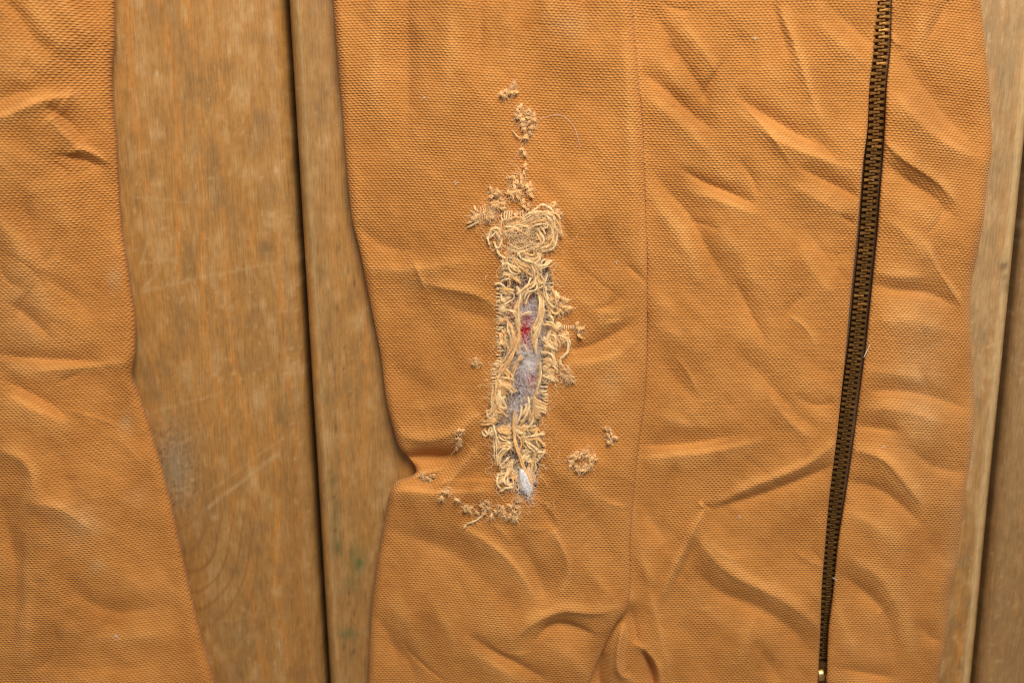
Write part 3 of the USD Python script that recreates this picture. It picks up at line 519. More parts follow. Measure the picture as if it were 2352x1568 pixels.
# ---------------------------------------------------------------- zipper
zipper = xform('zipper', overalls, label='brass zipper on dark brown tape')
ys = np.arange(-170, 1740, 4.0); off = np.linspace(-34, 34, 24)
mid = lambda y: (ZL(y) + ZR(y)) / 2
TX = mid(ys)[:, None] + off[None]; TY = np.repeat(ys[:, None], 24, 1)
zz = lambda y: 8.9 + 0.8 * np.sin(np.asarray(y) / 130.0) + 1.3 * sm((350 - np.asarray(y)) / 350)
TP = W(TX, TY, (zz(TY) + 0.12 * np.cos(off / 34 * np.pi)[None]) / 1000)
idx = np.arange(TX.size).reshape(TX.shape)
obj('tape', (TP.reshape(-1, 3), np.stack([idx[:-1, :-1], idx[1:, :-1], idx[1:, 1:], idx[:-1, 1:]], -1).reshape(-1, 4)), 'zipper_tape', zipper, uv=TP.reshape(-1, 3)[:, :2] * 1000)
def rounded(pts, r, sub=1):
    import manifold3d
    m = None
    s = [manifold3d.Manifold.sphere(rr, 10).translate(tuple(p)) for p, rr in zip(pts, r)]
    return manifold3d.Manifold.batch_hull(s)
def tooth_mesh(sgn):
    # crimp body on the tape side, waist, and a head that reaches across to lock; x across, y along, in metres
    out = 0.0016; hh = 0.00046
    pr = np.array([(-out, -hh * 1.15), (-out * .4, -hh * 1.2), (0.0, -hh * .85), (0.0007, -hh * .75), (0.0013, -hh * 1.05), (0.0018, -hh * .85), (0.0018, hh * .85), (0.0013, hh * 1.05), (0.0007, hh * .75), (0.0, hh * .85), (-out * .4, hh * 1.2), (-out, hh * 1.15)])
    pr[:, 0] *= sgn
    if sgn < 0: pr = pr[::-1]
    inner = pr * [0.93, 0.7]
    n = len(pr)
    V = np.vstack([np.c_[pr, np.full(n, -0.0004)], np.c_[pr, np.full(n, 0.00045)], np.c_[inner, np.full(n, 0.00075)], [[0, 0, 0.00080]]])
    V[2 * n:3 * n, 2] += np.where(np.abs(pr[:, 0] - sgn * 0.0006) < 0.0005, -0.00016, 0.0)
    F = []
    for i in range(n):
        j = (i + 1) % n
        for a in (0, n): F += [(a + i, a + j, a + n + j), (a + i, a + n + j, a + n + i)]
        F.append((2 * n + i, 2 * n + j, 3 * n))
    return V, np.array(F)
tl, tr = tooth_mesh(1), tooth_mesh(-1)
pitch = PchipInterpolator([-200, 50, 500, 840, 1450, 1800], [16, 15.4, 13.4, 12.3, 11.7, 11.7])
y, k = -30.0, 0
shiftc = curve([(-4, -200), (-4, 0), (1, 300), (0, 700), (-1, 1100), (3, 1400), (0, 1600)])
shift = lambda y: float(curve([(-5, -200), (-6, 0), (-2, 300), (-1, 700), (-4, 1000), (-4, 1200), (2, 1400), (1, 1600)])(y))
while y < 1508:
    for sgn, m, dx in ((1, tl, -5.5), (-1, tr, 5.5)):
        yyv = y + (float(pitch(y)) / 2 if sgn < 0 else 0)
        if yyv > 1512: continue
        c = float(mid(yyv)) + shift(yyv)
        w = W(c, yyv, zz(yyv) / 1000 + 0.0005)
        w2 = W(float(mid(yyv + 20)) + shift(yyv + 20), yyv + 20, zz(yyv + 20) / 1000 + 0.0005)
        d = (w - w2); d /= np.linalg.norm(d)
        x = np.cross(d, [0, 0, 1]); x /= np.linalg.norm(x); nz = np.cross(x, d)
        rt = rng.normal(0, .07, 3)
        sc = float(pitch(yyv)) / 13.2
        v = m[0] * [1.24, min(sc, 1.0) * 1.34, 1.25] + rt[[0, 1, 2]] * 0.0002
        tilt = rt[0]
        v = np.c_[v[:, 0], v[:, 1] * math.cos(tilt) - v[:, 2] * math.sin(tilt), v[:, 1] * math.sin(tilt) + v[:, 2] * math.cos(tilt)]
        v = v + [-0.00098 * sgn, 0, 0]
        V = w + v[:, :1] * x + v[:, 1:2] * d + v[:, 2:] * nz
        obj('tooth', (V, m[1]), 'brass' if yyv < 330 or (yyv < 720 and rng.random() < .4) else 'brass_dull', zipper, smooth=35)
    y += float(pitch(y))
def zslab(poly, z0, z1, bev=0.00025):
    """A bevelled plate from photo points, standing on the tape."""
    import shapely.geometry as sg
    P = W(np.array(poly)[:, 0], np.array(poly)[:, 1], z0); pg = sg.Polygon(P[:, :2])
    ins = pg.buffer(-bev, join_style=1)
    a = trimesh.creation.extrude_polygon(pg, z1 - z0 - bev, engine='earcut'); a.apply_translation([0, 0, z0])
    b = trimesh.creation.extrude_polygon(ins, z1 - z0, engine='earcut'); b.apply_translation([0, 0, z0])
    return trimesh.util.concatenate([a, b])
def a7(x, y): return ((2180 + x / 5.295) * .8448, (1560 + y / 5.295) * .8448)
zb = 0.0093
sl = obj('slider', zslab([a7(222, 1262), a7(250, 1250), a7(375, 1255), a7(402, 1275), a7(400, 1500), a7(380, 1640), a7(250, 1640), a7(215, 1500)], zb, zb + 0.0013), 'brass_dull', zipper, smooth=30)
obj('crown_bar', zslab([a7(240, 1262), a7(385, 1268), a7(382, 1335), a7(238, 1330)], zb + 0.0012, zb + 0.0019), 'brass_dull', zipper, smooth=30)
def bar(cx, w, y0, y1, zc, ry, name):
    pts = []
    a = np.linspace(0, math.pi, 9)
    p0, p1 = W(*a7(cx, y0), zc), W(*a7(cx, y1), zc)
    ax = p1 - p0; Lh = np.linalg.norm(ax); ax /= Lh
    xs = np.cross(ax, [0, 0, 1]); xs /= np.linalg.norm(xs)
    hw = w / 5.295 * .8448 * 0.000175 / 2
    import manifold3d
    sp = []
    for t in np.linspace(0, 1, 9):
        c = p0 + ax * Lh * t + np.array([0, 0, 0.0016 * math.sin(math.pi * t) ** .7])
        for s_ in (-1, 1): sp.append(manifold3d.Manifold.sphere(0.00045, 12).translate(tuple(c + xs * s_ * (hw - 0.00045))))
    return obj(name, manifold3d.Manifold.batch_hull(sp), 'brass_bright', zipper, smooth=40)
bar(271, 92, 1385, 1535, zb + 0.0014, 0, 'bridge'); bar(350, 44, 1450, 1545, zb + 0.0012, 0, 'puller_lug')

# ---------------------------------------------------------------- the tear: batting, fibres, frayed yarns
bx, by = np.meshgrid(np.arange(1105, 1292, 2.0), np.arange(500, 1160, 2.0))
fz0 = front_z(bx, by)
bz = fz0 - 2.0 + (fbm(np.stack([bx / 26, by / 30, bx * 0], -1), 4, 9) - .5) * 2.6 + 1.0 * np.exp(-((bx - 1205) / 22) ** 2 - ((by - 845) / 60) ** 2)
bz -= 0.8 * np.exp(-((bx - 1190) / 45) ** 2 - ((by - 550) / 30) ** 2)
bt = np.empty(bx.shape + (3,)); bt[:] = (0.33, 0.235, 0.225)
def blob(x, y, sx, sy, s, c, n=9):
    k = np.exp(-((bx - x) / sx) ** 2 - ((by - y) / sy) ** 2) * s * (0.35 + 1.3 * fbm(np.stack([bx / n, by / n, bx * 0 + x], -1), 3, 4))
    k = np.clip(k, 0, 1)[..., None]; bt[:] = bt * (1 - k) + np.array(c) * k
RED, WHITE, MAROON = (0.40, 0.012, 0.022), (0.64, 0.58, 0.55), (0.075, 0.022, 0.028)
blob(1190, 640, 30, 30, .6, (0.30, 0.10, 0.11)); blob(1203, 708, 14, 20, 1.0, WHITE); blob(1215, 830, 22, 40, .9, WHITE); blob(1206, 765, 14, 36, 1.5, RED); blob(1172, 710, 8, 22, 1.2, RED); blob(1178, 655, 16, 22, 1.0, MAROON); blob(1192, 900, 10, 34, 1.0, MAROON); blob(1222, 870, 9, 14, .7, RED, 5); blob(1185, 550, 60, 26, .8, (0.10, 0.05, 0.05)); blob(1184, 945, 12, 24, .8, MAROON); blob(1160, 1005, 30, 40, .6, (0.17, 0.13, 0.13)); blob(1200, 1050, 40, 30, .5, (0.16, 0.11, 0.11)); blob(1185, 610, 40, 24, .8, (0.16, 0.08, 0.05))
idx = np.arange(bx.size).reshape(bx.shape)
bp = W(bx, by, bz / 1000)
obj('batting', (bp.reshape(-1, 3), np.stack([idx[:-1, :-1], idx[1:, :-1], idx[1:, 1:], idx[:-1, 1:]], -1).reshape(-1, 4)), 'batting', front, tint=bt.reshape(-1, 3), label='grey padding with a red lining showing in the tear')
from scipy.ndimage import map_coordinates
fgx, fgy = np.meshgrid(np.arange(840, 1500, 3.0), np.arange(180, 1320, 3.0))
FGRID = front_z(fgx, fgy)
def front_zi(px, py): return map_coordinates(FGRID, [(np.asarray(py, float) - 180) / 3, (np.asarray(px, float) - 840) / 3], order=1, mode='nearest')
fz1 = lambda x, y: float(front_zi([x], [y])[0])
def fibres(n, cx, cy, sx, sy, length, z0, z1, r=rng, curl=1.0, steps=9):
    out = []
    for _ in range(n):
        x, y = cx + r.normal() * sx, cy + r.normal() * sy
        zb_ = fz1(x, y) + r.uniform(z0, z1)
        a = r.uniform(0, 2 * np.pi); k = r.normal() * 0.45 * curl; pts = []
        st = length * r.uniform(.5, 1.3) / steps
        zz_ = zb_; dz = r.normal() * .12
        for i in range(steps):
            pts.append((x, y, zz_)); a += k + r.normal() * .25; x += math.cos(a) * st; y += math.sin(a) * st; zz_ += dz; dz += r.normal() * .06
        p = np.array(pts); out.append(W(p[:, 0], p[:, 1], p[:, 2] / 1000))
    return out
wf = []
for a in [(90, 1212, 700, 13, 20, 26, -2.3, -.6), (45, 1225, 690, 14, 28, 24, -2.4, -1.0), (170, 1212, 832, 14, 40, 30, -1.8, .3), (70, 1205, 800, 8, 8, 26, -1, .8), (70, 1220, 860, 14, 30, 24, -1.8, -.4), (90, 1196, 905, 10, 22, 24, -2.0, 0), (70, 1184, 935, 9, 16, 22, -1.8, .3), (40, 1188, 645, 14, 8, 18, -1.8, -.2), (70, 1215, 760, 10, 30, 20, -1.8, -.4), (40, 1180, 985, 8, 20, 20, -1.5, .5), (30, 1200, 1040, 10, 30, 20, -1.5, .5), (30, 1245, 768, 4, 18, 16, -2.0, -1)]:
    wf += fibres(*a)
tf = []
for a in [(260, 1205, 540, 36, 22, 34, .2, 2.4), (160, 1205, 615, 32, 20, 30, .0, 1.8), (190, 1166, 740, 12, 60, 30, -.4, 1.3), (190, 1262, 760, 16, 70, 30, -.2, 1.5), (150, 1150, 890, 16, 40, 30, -.3, 1.4), (90, 1245, 900, 10, 40, 28, -.3, 1.2), (150, 1150, 1020, 16, 40, 28, -.2, 1.4), (170, 1225, 1030, 18, 50, 28, -.2, 1.4), (90, 1175, 1090, 18, 20, 26, .0, 1.4), (50, 1290, 700, 8, 12, 22, .1, 1), (50, 1292, 860, 10, 14, 22, .1, 1), (60, 1185, 420, 14, 24, 20, .1, .9), (50, 1110, 490, 18, 10, 22, .1, .8), (40, 1335, 1050, 14, 12, 18, .1, .7), (50, 1150, 1165, 40, 10, 18, .1, .7), (25, 1205, 275, 10, 16, 20, .1, .7)]:
    tf += fibres(*a, curl=.7)
curves('frayed_fibres', tf, 0.00008, 'fuzz_tan', front, kind='stuff')
curves('padding_fibres', wf, 0.00006, 'fuzz_white', front, kind='stuff')
rf = []
for a in [(110, 1204, 762, 8, 26, 16, -2.0, -.7), (35, 1172, 708, 5, 14, 12, -2, -1), (18, 1222, 868, 6, 10, 18, -1.2, -.3)]: rf += fibres(*a)
curves('red_fibres', rf, 0.00007, 'fuzz_red', front, kind='stuff')

def tube(p, r, sides=6, lobes=2, twist=5200.0):
    p = np.asarray(p); n = len(p)
    t = np.gradient(p, axis=0); t /= np.maximum(np.linalg.norm(t, axis=1, keepdims=True), 1e-12)
    u = np.cross(t, [0, 0, 1.0]); bad = np.linalg.norm(u, axis=1) < .05; u[bad] = np.cross(t[bad], [1.0, 0, 0]); u /= np.linalg.norm(u, axis=1, keepdims=True)
    v = np.cross(t, u)
    s = np.r_[0, np.cumsum(np.linalg.norm(np.diff(p, axis=0), axis=1))]
    a = np.linspace(0, 2 * np.pi, sides, endpoint=False)
    rr = np.asarray(r)[:, None] * (1 + 0.30 * np.cos(lobes * (a[None] - twist * s[:, None])))
    V = p[:, None] + rr[..., None] * (np.cos(a)[None, :, None] * u[:, None] + np.sin(a)[None, :, None] * v[:, None])
    idx = np.arange(n * sides).reshape(n, sides); nx = np.roll(idx, -1, 1)
    F = [np.stack([idx[:-1], nx[:-1], nx[1:], idx[1:]], -1).reshape(-1, 4)]
    V = np.vstack([V.reshape(-1, 3), p[:1], p[-1:]]); c0, c1 = n * sides, n * sides + 1
    F4 = F[0]; tri = np.vstack([F4[:, [0, 1, 2]], F4[:, [0, 2, 3]], np.stack([idx[0], np.full(sides, c0), nx[0]], -1), np.stack([idx[-1], nx[-1], np.full(sides, c1)], -1)])
    return V, tri
def merge(parts):
    V, F, o = [], [], 0
    for v, f in parts: V.append(v); F.append(f + o); o += len(v)
    return np.vstack(V), np.vstack(F)
fuzz = []
def hank(P, rad):
    # a yarn: three loose plies wound round each other, opening at the ends
    n = len(P); s = np.r_[0, np.cumsum(np.linalg.norm(np.diff(P, axis=0), axis=1))]
    t = np.gradient(P, axis=0); t /= np.maximum(np.linalg.norm(t, axis=1, keepdims=True), 1e-12)
    u = np.cross(t, [0, 0, 1.0]); u /= np.maximum(np.linalg.norm(u, axis=1, keepdims=True), 1e-6); v = np.cross(t, u)
    e = np.linspace(0, 1, n); op = .62 + 1.1 * np.clip(1 - np.minimum(e, 1 - e) * 7, 0, 1) ** 2
    parts, ph = [], rng.uniform(0, 6.3)
    for k in range(4):
        a = ph + k * 1.6 + s * 650 + .5 * np.sin(e * 7 + k)
        parts.append(tube(P + (op * rad * np.cos(a))[:, None] * u + (op * rad * np.sin(a))[:, None] * v, rad * rng.uniform(.36, .56), 5, 1, 800.0))
    return merge(parts)
def fluff(p, n, ln=0.0011):
    for _ in range(n):
        i = rng.integers(0, len(p)); q = p[i] + rng.normal(0, .00022, 3)
        d = rng.normal(0, 1, 3); d[2] = abs(d[2]) * .5; d /= np.linalg.norm(d); c = rng.normal(0, .8, 3)
        t = np.linspace(0, 1, 5)[:, None] * ln * rng.uniform(.5, 1.6)
        fuzz.append(q + d * t + c * t * t / ln * .5)
nyarn = 0
def path3(pts, lift, arch=0.5, n=None, jit=0.8):
    p = np.array(pts, float); ln = np.linalg.norm(np.diff(p, axis=0), axis=1).sum()
    n = n or int(np.clip(ln / 2.2, 8, 70))
    q = spline(p, n); t = np.linspace(0, 1, n)
    ph = rng.uniform(0, 6.3, 3)
    q[:, 0] += jit * np.sin(t * ln / 7 + ph[0]); q[:, 1] += jit * .7 * np.sin(t * ln / 6 + ph[1])
    base = front_zi(q[:, 0], q[:, 1])
    z = base + lift + arch * np.sin(np.pi * t) + .18 * np.sin(t * ln / 9 + ph[2])
    return W(q[:, 0], q[:, 1], z / 1000)
def yarn(pts, r=0.42, lift=0.5, arch=0.6, mat='yarn_pale', bundle=1, spread=5.0, frayed=True, jit=0.8, name='frayed_yarn', fl=1.0):
    """One yarn (or a hank of them, each its own part) through photo points; r in mm."""
    global nyarn
    for b in range(bundle):
        d = rng.normal(0, spread, 2) if bundle > 1 else np.zeros(2)
        g = rng.normal(0, spread * .5, (len(pts), 2)) if bundle > 1 else rng.normal(0, .6, (len(pts), 2))
        P = path3(np.array(pts, float) + d + g, lift + (rng.uniform(-.4, .5) if bundle > 1 else 0), arch, jit=jit)
        n = len(P); e = np.linspace(0, 1, n)
        rad = .84 * r / 1000 * (1 + .18 * np.sin(e * n * .6 + rng.uniform(0, 6))) * np.clip(np.minimum(e, 1 - e) * 9 + (.45 if frayed else .8), 0, 1)
        m = mat if bundle == 1 or rng.random() < .6 else {'yarn_pale': 'yarn_tan', 'yarn_tan': 'yarn_pale', 'yarn_brown': 'yarn_tan'}[mat]
        obj(name, hank(P, rad), m, front); nyarn += 1
        fluff(P, int(n * 2.0 * fl))
def tuft(cx, cy, sx, sy, n, mat='yarn_pale', r=0.36, ln=13, lift=0.5):
    """A worn knot: short curled yarn ends lifted out of the weave, one part."""
    parts = []
    for _ in range(max(2, int(n * .8))):
        a = rng.uniform(0, 2 * np.pi); k = rng.normal(0, .7)
        x, y = cx + rng.uniform(-1, 1) * sx, cy + rng.uniform(-1, 1) * sy; pts = [(x, y)]
        for i in range(4): a += k; x += math.cos(a) * ln / 4; y += math.sin(a) * ln / 4; pts.append((x, y))
        P = path3(pts, lift + rng.uniform(-.25, .4), .7, n=9, jit=.3); e = np.linspace(0, 1, 9)
        parts.append(hank(P, 1.45 * r / 1000 * np.clip(np.minimum(e, 1 - e) * 6 + .5, 0, 1) * rng.uniform(.75, 1.2))); fluff(P, 26, .0010)
    obj('worn_tuft', merge(parts), {'yarn_pale': 'yarn_tan', 'yarn_tan': 'yarn_dusty'}[mat], front)

def z1(*a): return [(1030.7 + .1616 * x, 152.1 + .1616 * y) for x, y in a]
def z2(*a): return [(1030.7 + .1616 * x, 371.7 + .1616 * y) for x, y in a]
def z3(*a): return [(1072.9 + .14546 * x, 574.5 + .14546 * y) for x, y in a]
def z4(*a): return [(1072.9 + .14546 * x, 760.3 + .14546 * y) for x, y in a]
def z5(*a): return [(946.2 + .20114 * x, 946.2 + .20114 * y) for x, y in a]
T, B = 'yarn_tan', 'yarn_brown'
# upper clump
yarn(z2((1060, 860), (1200, 760), (1370, 710), (1480, 760), (1540, 900), (1545, 1040)), .46, 1.0, 1.6, bundle=6, spread=4.0)
yarn(z2((1080, 930), (1250, 800), (1390, 770), (1480, 880), (1500, 1030), (1470, 1150)), .44, .7, 1.5, T, 6, 5.0)
yarn(z2((1100, 900), (1230, 870), (1340, 840), (1430, 930), (1440, 1060)), .44, .9, 1.3, 'yarn_pale', 4, 6.0)
yarn(z2((860, 920), (980, 890), (1120, 880), (1250, 860)), .42, .6, 1.0, 'yarn_pale', 5, 5.0)
yarn(z2((1440, 900), (1470, 1060), (1420, 1180), (1300, 1250)), .44, .6, 1.0, T, 5, 5.0)
yarn(z2((1350, 740), (1390, 850), (1400, 930), (1330, 945)), .38, 1.9, .6); yarn(z2((1290, 900), (1340, 960), (1360, 1040)), .38, 1.7, .7)
yarn(z2((1050, 955), (1180, 948), (1300, 955)), .34, 1.2, .5); yarn(z2((1030, 930), (1045, 990), (1090, 1030)), .2, 1.4, .3, frayed=False)
yarn(z2((830, 890), (960, 850), (1100, 820), (1220, 800)), .4, .5, .9, T, 4, 4.5); yarn(z2((850, 950), (980, 960), (1080, 1040)), .38, .5, .8, bundle=3, spread=4)
yarn(z2((1480, 1040), (1490, 1130), (1400, 1200), (1270, 1215), (1180, 1190)), .42, .3, .8, T, 5, 5.0)
yarn(z2((1250, 960), (1330, 1060), (1320, 1160), (1230, 1200)), .4, .9, .8, T, 4, 5)
yarn(z2((860, 1080), (950, 1160), (1050, 1190), (1170, 1110)), .3, -.5, .3, T, 3, 5); yarn(z2((840, 1150), (900, 1230), (1040, 1250), (1200, 1150)), .3, -.3, .3, B, 3, 4)
yarn(z2((840, 1255), (960, 1300), (1090, 1300), (1200, 1240)), .32, .1, .5, T, 3, 4); yarn(z2((1180, 1235), (1230, 1205), (1290, 1210), (1335, 1260)), .38, .9, .6)
yarn(z2((1310, 1290), (1300, 1370), (1220, 1415), (1110, 1370)), .42, .5, .8, bundle=3, spread=3); yarn(z2((1240, 1290), (1230, 1350), (1150, 1350), (1080, 1310)), .38, .3, .7, T, 2, 3)
yarn(z2((560, 1090), (590, 990), (660, 940), (720, 1010), (720, 1100)), .42, .5, .9, bundle=3, spread=3.2); yarn(z2((555, 1050), (560, 1120), (580, 1190)), .45, .5, .7); yarn(z2((640, 1130), (690, 1220), (735, 1190), (745, 1090)), .4, .5, .7)
yarn(z2((590, 1080), (650, 1020), (700, 960)), .4, .9, .6); yarn(z2((660, 1190), (690, 1270), (730, 1320), (810, 1365)), .45, .5, .6); yarn(z2((740, 960), (760, 850), (800, 800)), .36, .4, .5, T)
for x in (445, 478, 508, 540, 572, 606, 640, 676, 712, 742):
    w = rng.uniform(-12, 12)
    yarn(z2((x + w, 600 + rng.uniform(-20, 40)), (x + 12 + w * .5, 700), (x - 4, 790), (x + 10, 860 + rng.uniform(-20, 20))), .27, .15, .25, T if rng.random() < .5 else B, jit=.4, fl=.5)
for x in range(760, 1070, 36): yarn(z2((x, 720 + rng.uniform(-25, 10)), (x + rng.uniform(-14, 14), 780), (x + rng.uniform(-24, 24), 840)), .32, .35, .5, T if rng.random() < .4 else 'yarn_pale', jit=.4)
yarn(z2((340, 760), (370, 780), (420, 740)), .36, .4, .5); yarn(z2((250, 870), (330, 850), (420, 845)), .38, .4, .5, T); yarn(z2((285, 925), (340, 890), (430, 860)), .36, .5, .5); yarn(z2((375, 630), (385, 680), (400, 690)), .34, .4, .4); yarn(z2((320, 700), (370, 740), (400, 800)), .34, .3, .4, T)
for x, y, a, b, n, m in [(650, 440, 10, 9, 9, T), (680, 560, 12, 9, 10, T), (710, 630, 12, 5, 7, 'yarn_pale'), (930, 280, 7, 9, 7, 'yarn_pale'), (1060, 250, 5, 8, 6, 'yarn_pale'), (910, 440, 12, 7, 9, 'yarn_pale'), (1010, 410, 9, 6, 6, 'yarn_pale'), (1120, 400, 10, 8, 9, 'yarn_pale'), (1070, 605, 5, 3, 3, 'yarn_pale'), (1140, 655, 3, 2, 2, T), (1510, 610, 5, 4, 4, 'yarn_pale'), (1575, 680, 9, 9, 7, T), (1480, 690, 5, 5, 4, 'yarn_pale'), (350, 760, 8, 8, 6, T), (560, 740, 12, 10, 7, T)]:
    (p,) = z2((x, y)); tuft(*p, a, b, n, m)
for x, y, a, b, n, m in [(870, 385, 14, 3, 6, 'yarn_pale'), (790, 370, 6, 4, 4, 'yarn_pale'), (950, 365, 7, 3, 4, 'yarn_pale'), (915, 290, 4, 8, 5, T), (1010, 605, 6, 3, 4, 'yarn_pale'), (1005, 710, 8, 5, 6, 'yarn_pale'), (1150, 680, 8, 5, 6, T), (1190, 770, 5, 8, 6, T), (1075, 770, 4, 6, 4, 'yarn_pale'), (1060, 850, 5, 5, 4, 'yarn_pale'), (1140, 900, 5, 9, 5, T), (1110, 1000, 6, 5, 5, 'yarn_pale'), (1065, 1210, 2, 5, 2, 'yarn_pale'), (1075, 1450, 2, 3, 2, 'yarn_pale')]:
    (p,) = z1((x, y)); tuft(*p, a, b, n, m, r=.33, ln=10)
yarn(z1((905, 910), (940, 965), (1010, 1015), (1110, 1035)), .22, .5, .4, jit=.2, fl=.3)
for q in (0, 2, 4, 6, 8): yarn(z2((820 + rng.uniform(-30, 30), 990 + q * 26), (950, 1060 + q * 24), (1100, 1060 + q * 26), (1260 + rng.uniform(-20, 40), 1000 + q * 26)), .34, .05, .4, B, jit=.8)  # brown rows paint the shadow below the clump in yarn colour
# long warp strands each side of the tear
yarn(z3((810, 590), (815, 740), (770, 900), (790, 1050), (805, 1250), (790, 1570)), .40, .2, .9, T, 4, 3.6, jit=1.0); yarn(z3((800, 600), (830, 760), (800, 950), (815, 1200)), .4, .7, .7, bundle=2, spread=3)
yarn(z3((1120, 630), (1145, 840), (1140, 1000), (1060, 1180), (1040, 1350), (1050, 1570)), .38, .1, .7, T, 3, 3.0, jit=1.0); yarn(z3((1115, 640), (1150, 900), (1090, 1120), (1050, 1300)), .36, .7, .6)
yarn(z3((1185, 620), (1205, 880), (1190, 1100), (1110, 1350), (1080, 1540)), .34, .1, .6, T, 2, 4); yarn(z3((1190, 1100), (1150, 1200), (1090, 1300), (1060, 1450)), .32, .4, .5, T, 2, 4)
yarn(z3((1085, 440), (1040, 540), (940, 600), (870, 690)), .45, .9, 1.0, 'yarn_pale', 5, 4.5); yarn(z3((1060, 580), (960, 660), (890, 800)), .4, .6, .7, T, 2, 4)
yarn(z3((740, 140), (850, 250), (1000, 330), (1085, 450)), .42, .7, .9, 'yarn_pale', 4, 6); yarn(z3((900, 180), (1010, 260), (1070, 400)), .4, .6, .8, T, 3, 5)
yarn(z3((590, 350), (720, 380), (860, 500)), .42, .5, .8, 'yarn_pale', 2, 3); yarn(z3((570, 270), (680, 270), (780, 330)), .42, .6, .8, 'yarn_pale', 3, 6); yarn(z3((700, 200), (760, 300), (880, 340)), .45, .9, .7, 'yarn_pale', 3, 5); yarn(z3((560, 480), (650, 430), (760, 430)), .4, .3, .7, T, 3, 5)
yarn(z3((1130, 290), (1115, 410), (1150, 510), (1205, 500), (1190, 420), (1140, 350)), .38, .8, .6); yarn(z3((1265, 380), (1240, 500), (1190, 570), (1095, 612)), .40, .8, .5); yarn(z3((1130, 180), (1140, 280), (1170, 300), (1180, 200), (1230, 140)), .38, .6, .5); yarn(z3((1080, 250), (1110, 350), (1130, 450)), .34, .3, .4, T, 2, 3)
yarn(z3((1250, 540), (1255, 680), (1330, 840), (1375, 885)), .42, .7, .8, 'yarn_pale', 2, 2.5); yarn(z3((1320, 560), (1380, 700), (1420, 850)), .42, .7, .8, 'yarn_pale', 2, 2.5); yarn(z3((1225, 640), (1290, 780), (1350, 890)), .42, .5, .7)
yarn(z3((1340, 950), (1390, 1010), (1470, 985), (1440, 920)), .5, .6, .7, 'yarn_pale', 2, 2); yarn(z3((1250, 1020), (1340, 1050), (1360, 1130)), .42, .7, .8); yarn(z3((1245, 1130), (1350, 1155), (1430, 1260)), .42, .7, .8); yarn(z3((1250, 1180), (1350, 1200), (1445, 1290)), .42, .5, .8, 'yarn_pale', 2, 3); yarn(z3((1300, 900), (1320, 1020), (1380, 1080)), .36, .3, .6, T)
yarn(z3((1310, 1280), (1260, 1400), (1240, 1550)), .42, .5, .8, T, 3, 4); yarn(z3((1250, 1500), (1330, 1530), (1400, 1580)), .42, .8, .6)
yarn(z3((440, 530), (530, 530), (600, 590)), .42, .4, .7, 'yarn_pale', 2, 2); yarn(z3((500, 600), (570, 600), (620, 650)), .4, .4, .6, 'yarn_pale', 2, 3); yarn(z3((540, 700), (560, 790), (590, 800)), .48, .6, .6)
yarn(z3((600, 730), (640, 670), (730, 680), (745, 760), (690, 810)), .24, .8, .8, frayed=False, jit=.2); yarn(z3((530, 880), (600, 850), (690, 800)), .34, .3, .6); yarn(z3((530, 980), (640, 955), (720, 1000), (780, 1100), (805, 1200)), .34, .5, .7, T, 2, 2.5); yarn(z3((590, 1040), (640, 1150), (640, 1250), (690, 1400), (700, 1540)), .4, .6, .7); yarn(z3((640, 1100), (700, 1200), (740, 1350), (770, 1560)), .4, .4, .7, T, 3, 4); yarn(z3((560, 1300), (600, 1420), (640, 1560)), .36, .2, .6, T, 2, 4)
yarn(z3((860, 1030), (930, 990), (1015, 970)), .34, .3, .4); yarn(z3((610, 620), (650, 540), (680, 470)), .34, .2, .6, T, 2, 3); yarn(z3((900, 1480), (930, 1560), (960, 1600)), .36, .0, .5, T)
P = path3(z3((1005, 630), (990, 720), (940, 800), (885, 865)), -.6, .5, jit=.2); obj('red_thread', tube(P, np.full(len(P), .00026)), 'thread_red', front)
yarn(z3((930, 100), (1000, 170), (1080, 185), (1150, 120), (1110, 20)), .4, .7, .7, bundle=2, spread=2.5); yarn(z3((470, 0), (500, 60), (600, 130)), .42, .5, .5)
# lower half
yarn(z4((800, 40), (755, 280), (640, 480), (520, 650), (470, 730), (440, 900), (400, 1090), (360, 1250), (310, 1320), (335, 1400), (430, 1425)), .40, .4, .8, 'yarn_pale', 3, 2.6, jit=1.0); yarn(z4((720, 0), (740, 200), (690, 380), (610, 520), (500, 650)), .38, .2, .7, T, 3, 4); yarn(z4((420, 850), (390, 1050), (390, 1250), (370, 1370)), .36, .3, .6, T, 2, 3)
yarn(z4((860, 370), (800, 470), (720, 600), (690, 670)), .38, .3, .6, 'yarn_pale', 2, 3)
yarn(z4((530, 720), (640, 735), (740, 780)), .42, .5, .7, 'yarn_pale', 2, 2.5); yarn(z4((500, 790), (620, 840), (720, 940)), .42, .4, .8, 'yarn_pale', 3, 3); yarn(z4((630, 830), (680, 920), (710, 980)), .42, .5, .7); yarn(z4((610, 1030), (530, 1130), (540, 1195), (640, 1220)), .42, .6, .7, bundle=2, spread=2); yarn(z4((420, 1260), (470, 1210), (560, 1190)), .4, .4, .6, T); yarn(z4((450, 1350), (490, 1270), (560, 1270), (620, 1330)), .42, .6, .7, bundle=2, spread=2.5); yarn(z4((500, 950), (560, 1010), (640, 1010)), .38, .2, .6, T, 2, 4); yarn(z4((480, 1080), (500, 1180), (440, 1240)), .38, .3, .6, T)
yarn(z4((1230, 235), (1330, 255), (1395, 310)), .45, .8, .6, bundle=2, spread=2.5); yarn(z4((1240, 480), (1310, 440), (1350, 520)), .45, .7, .6, bundle=2, spread=2); yarn(z4((1240, 495), (1330, 530), (1405, 600)), .45, .6, .7); yarn(z4((1200, 330), (1300, 340), (1390, 400), (1430, 560)), .42, .4, .8, 'yarn_pale', 3, 3.5)
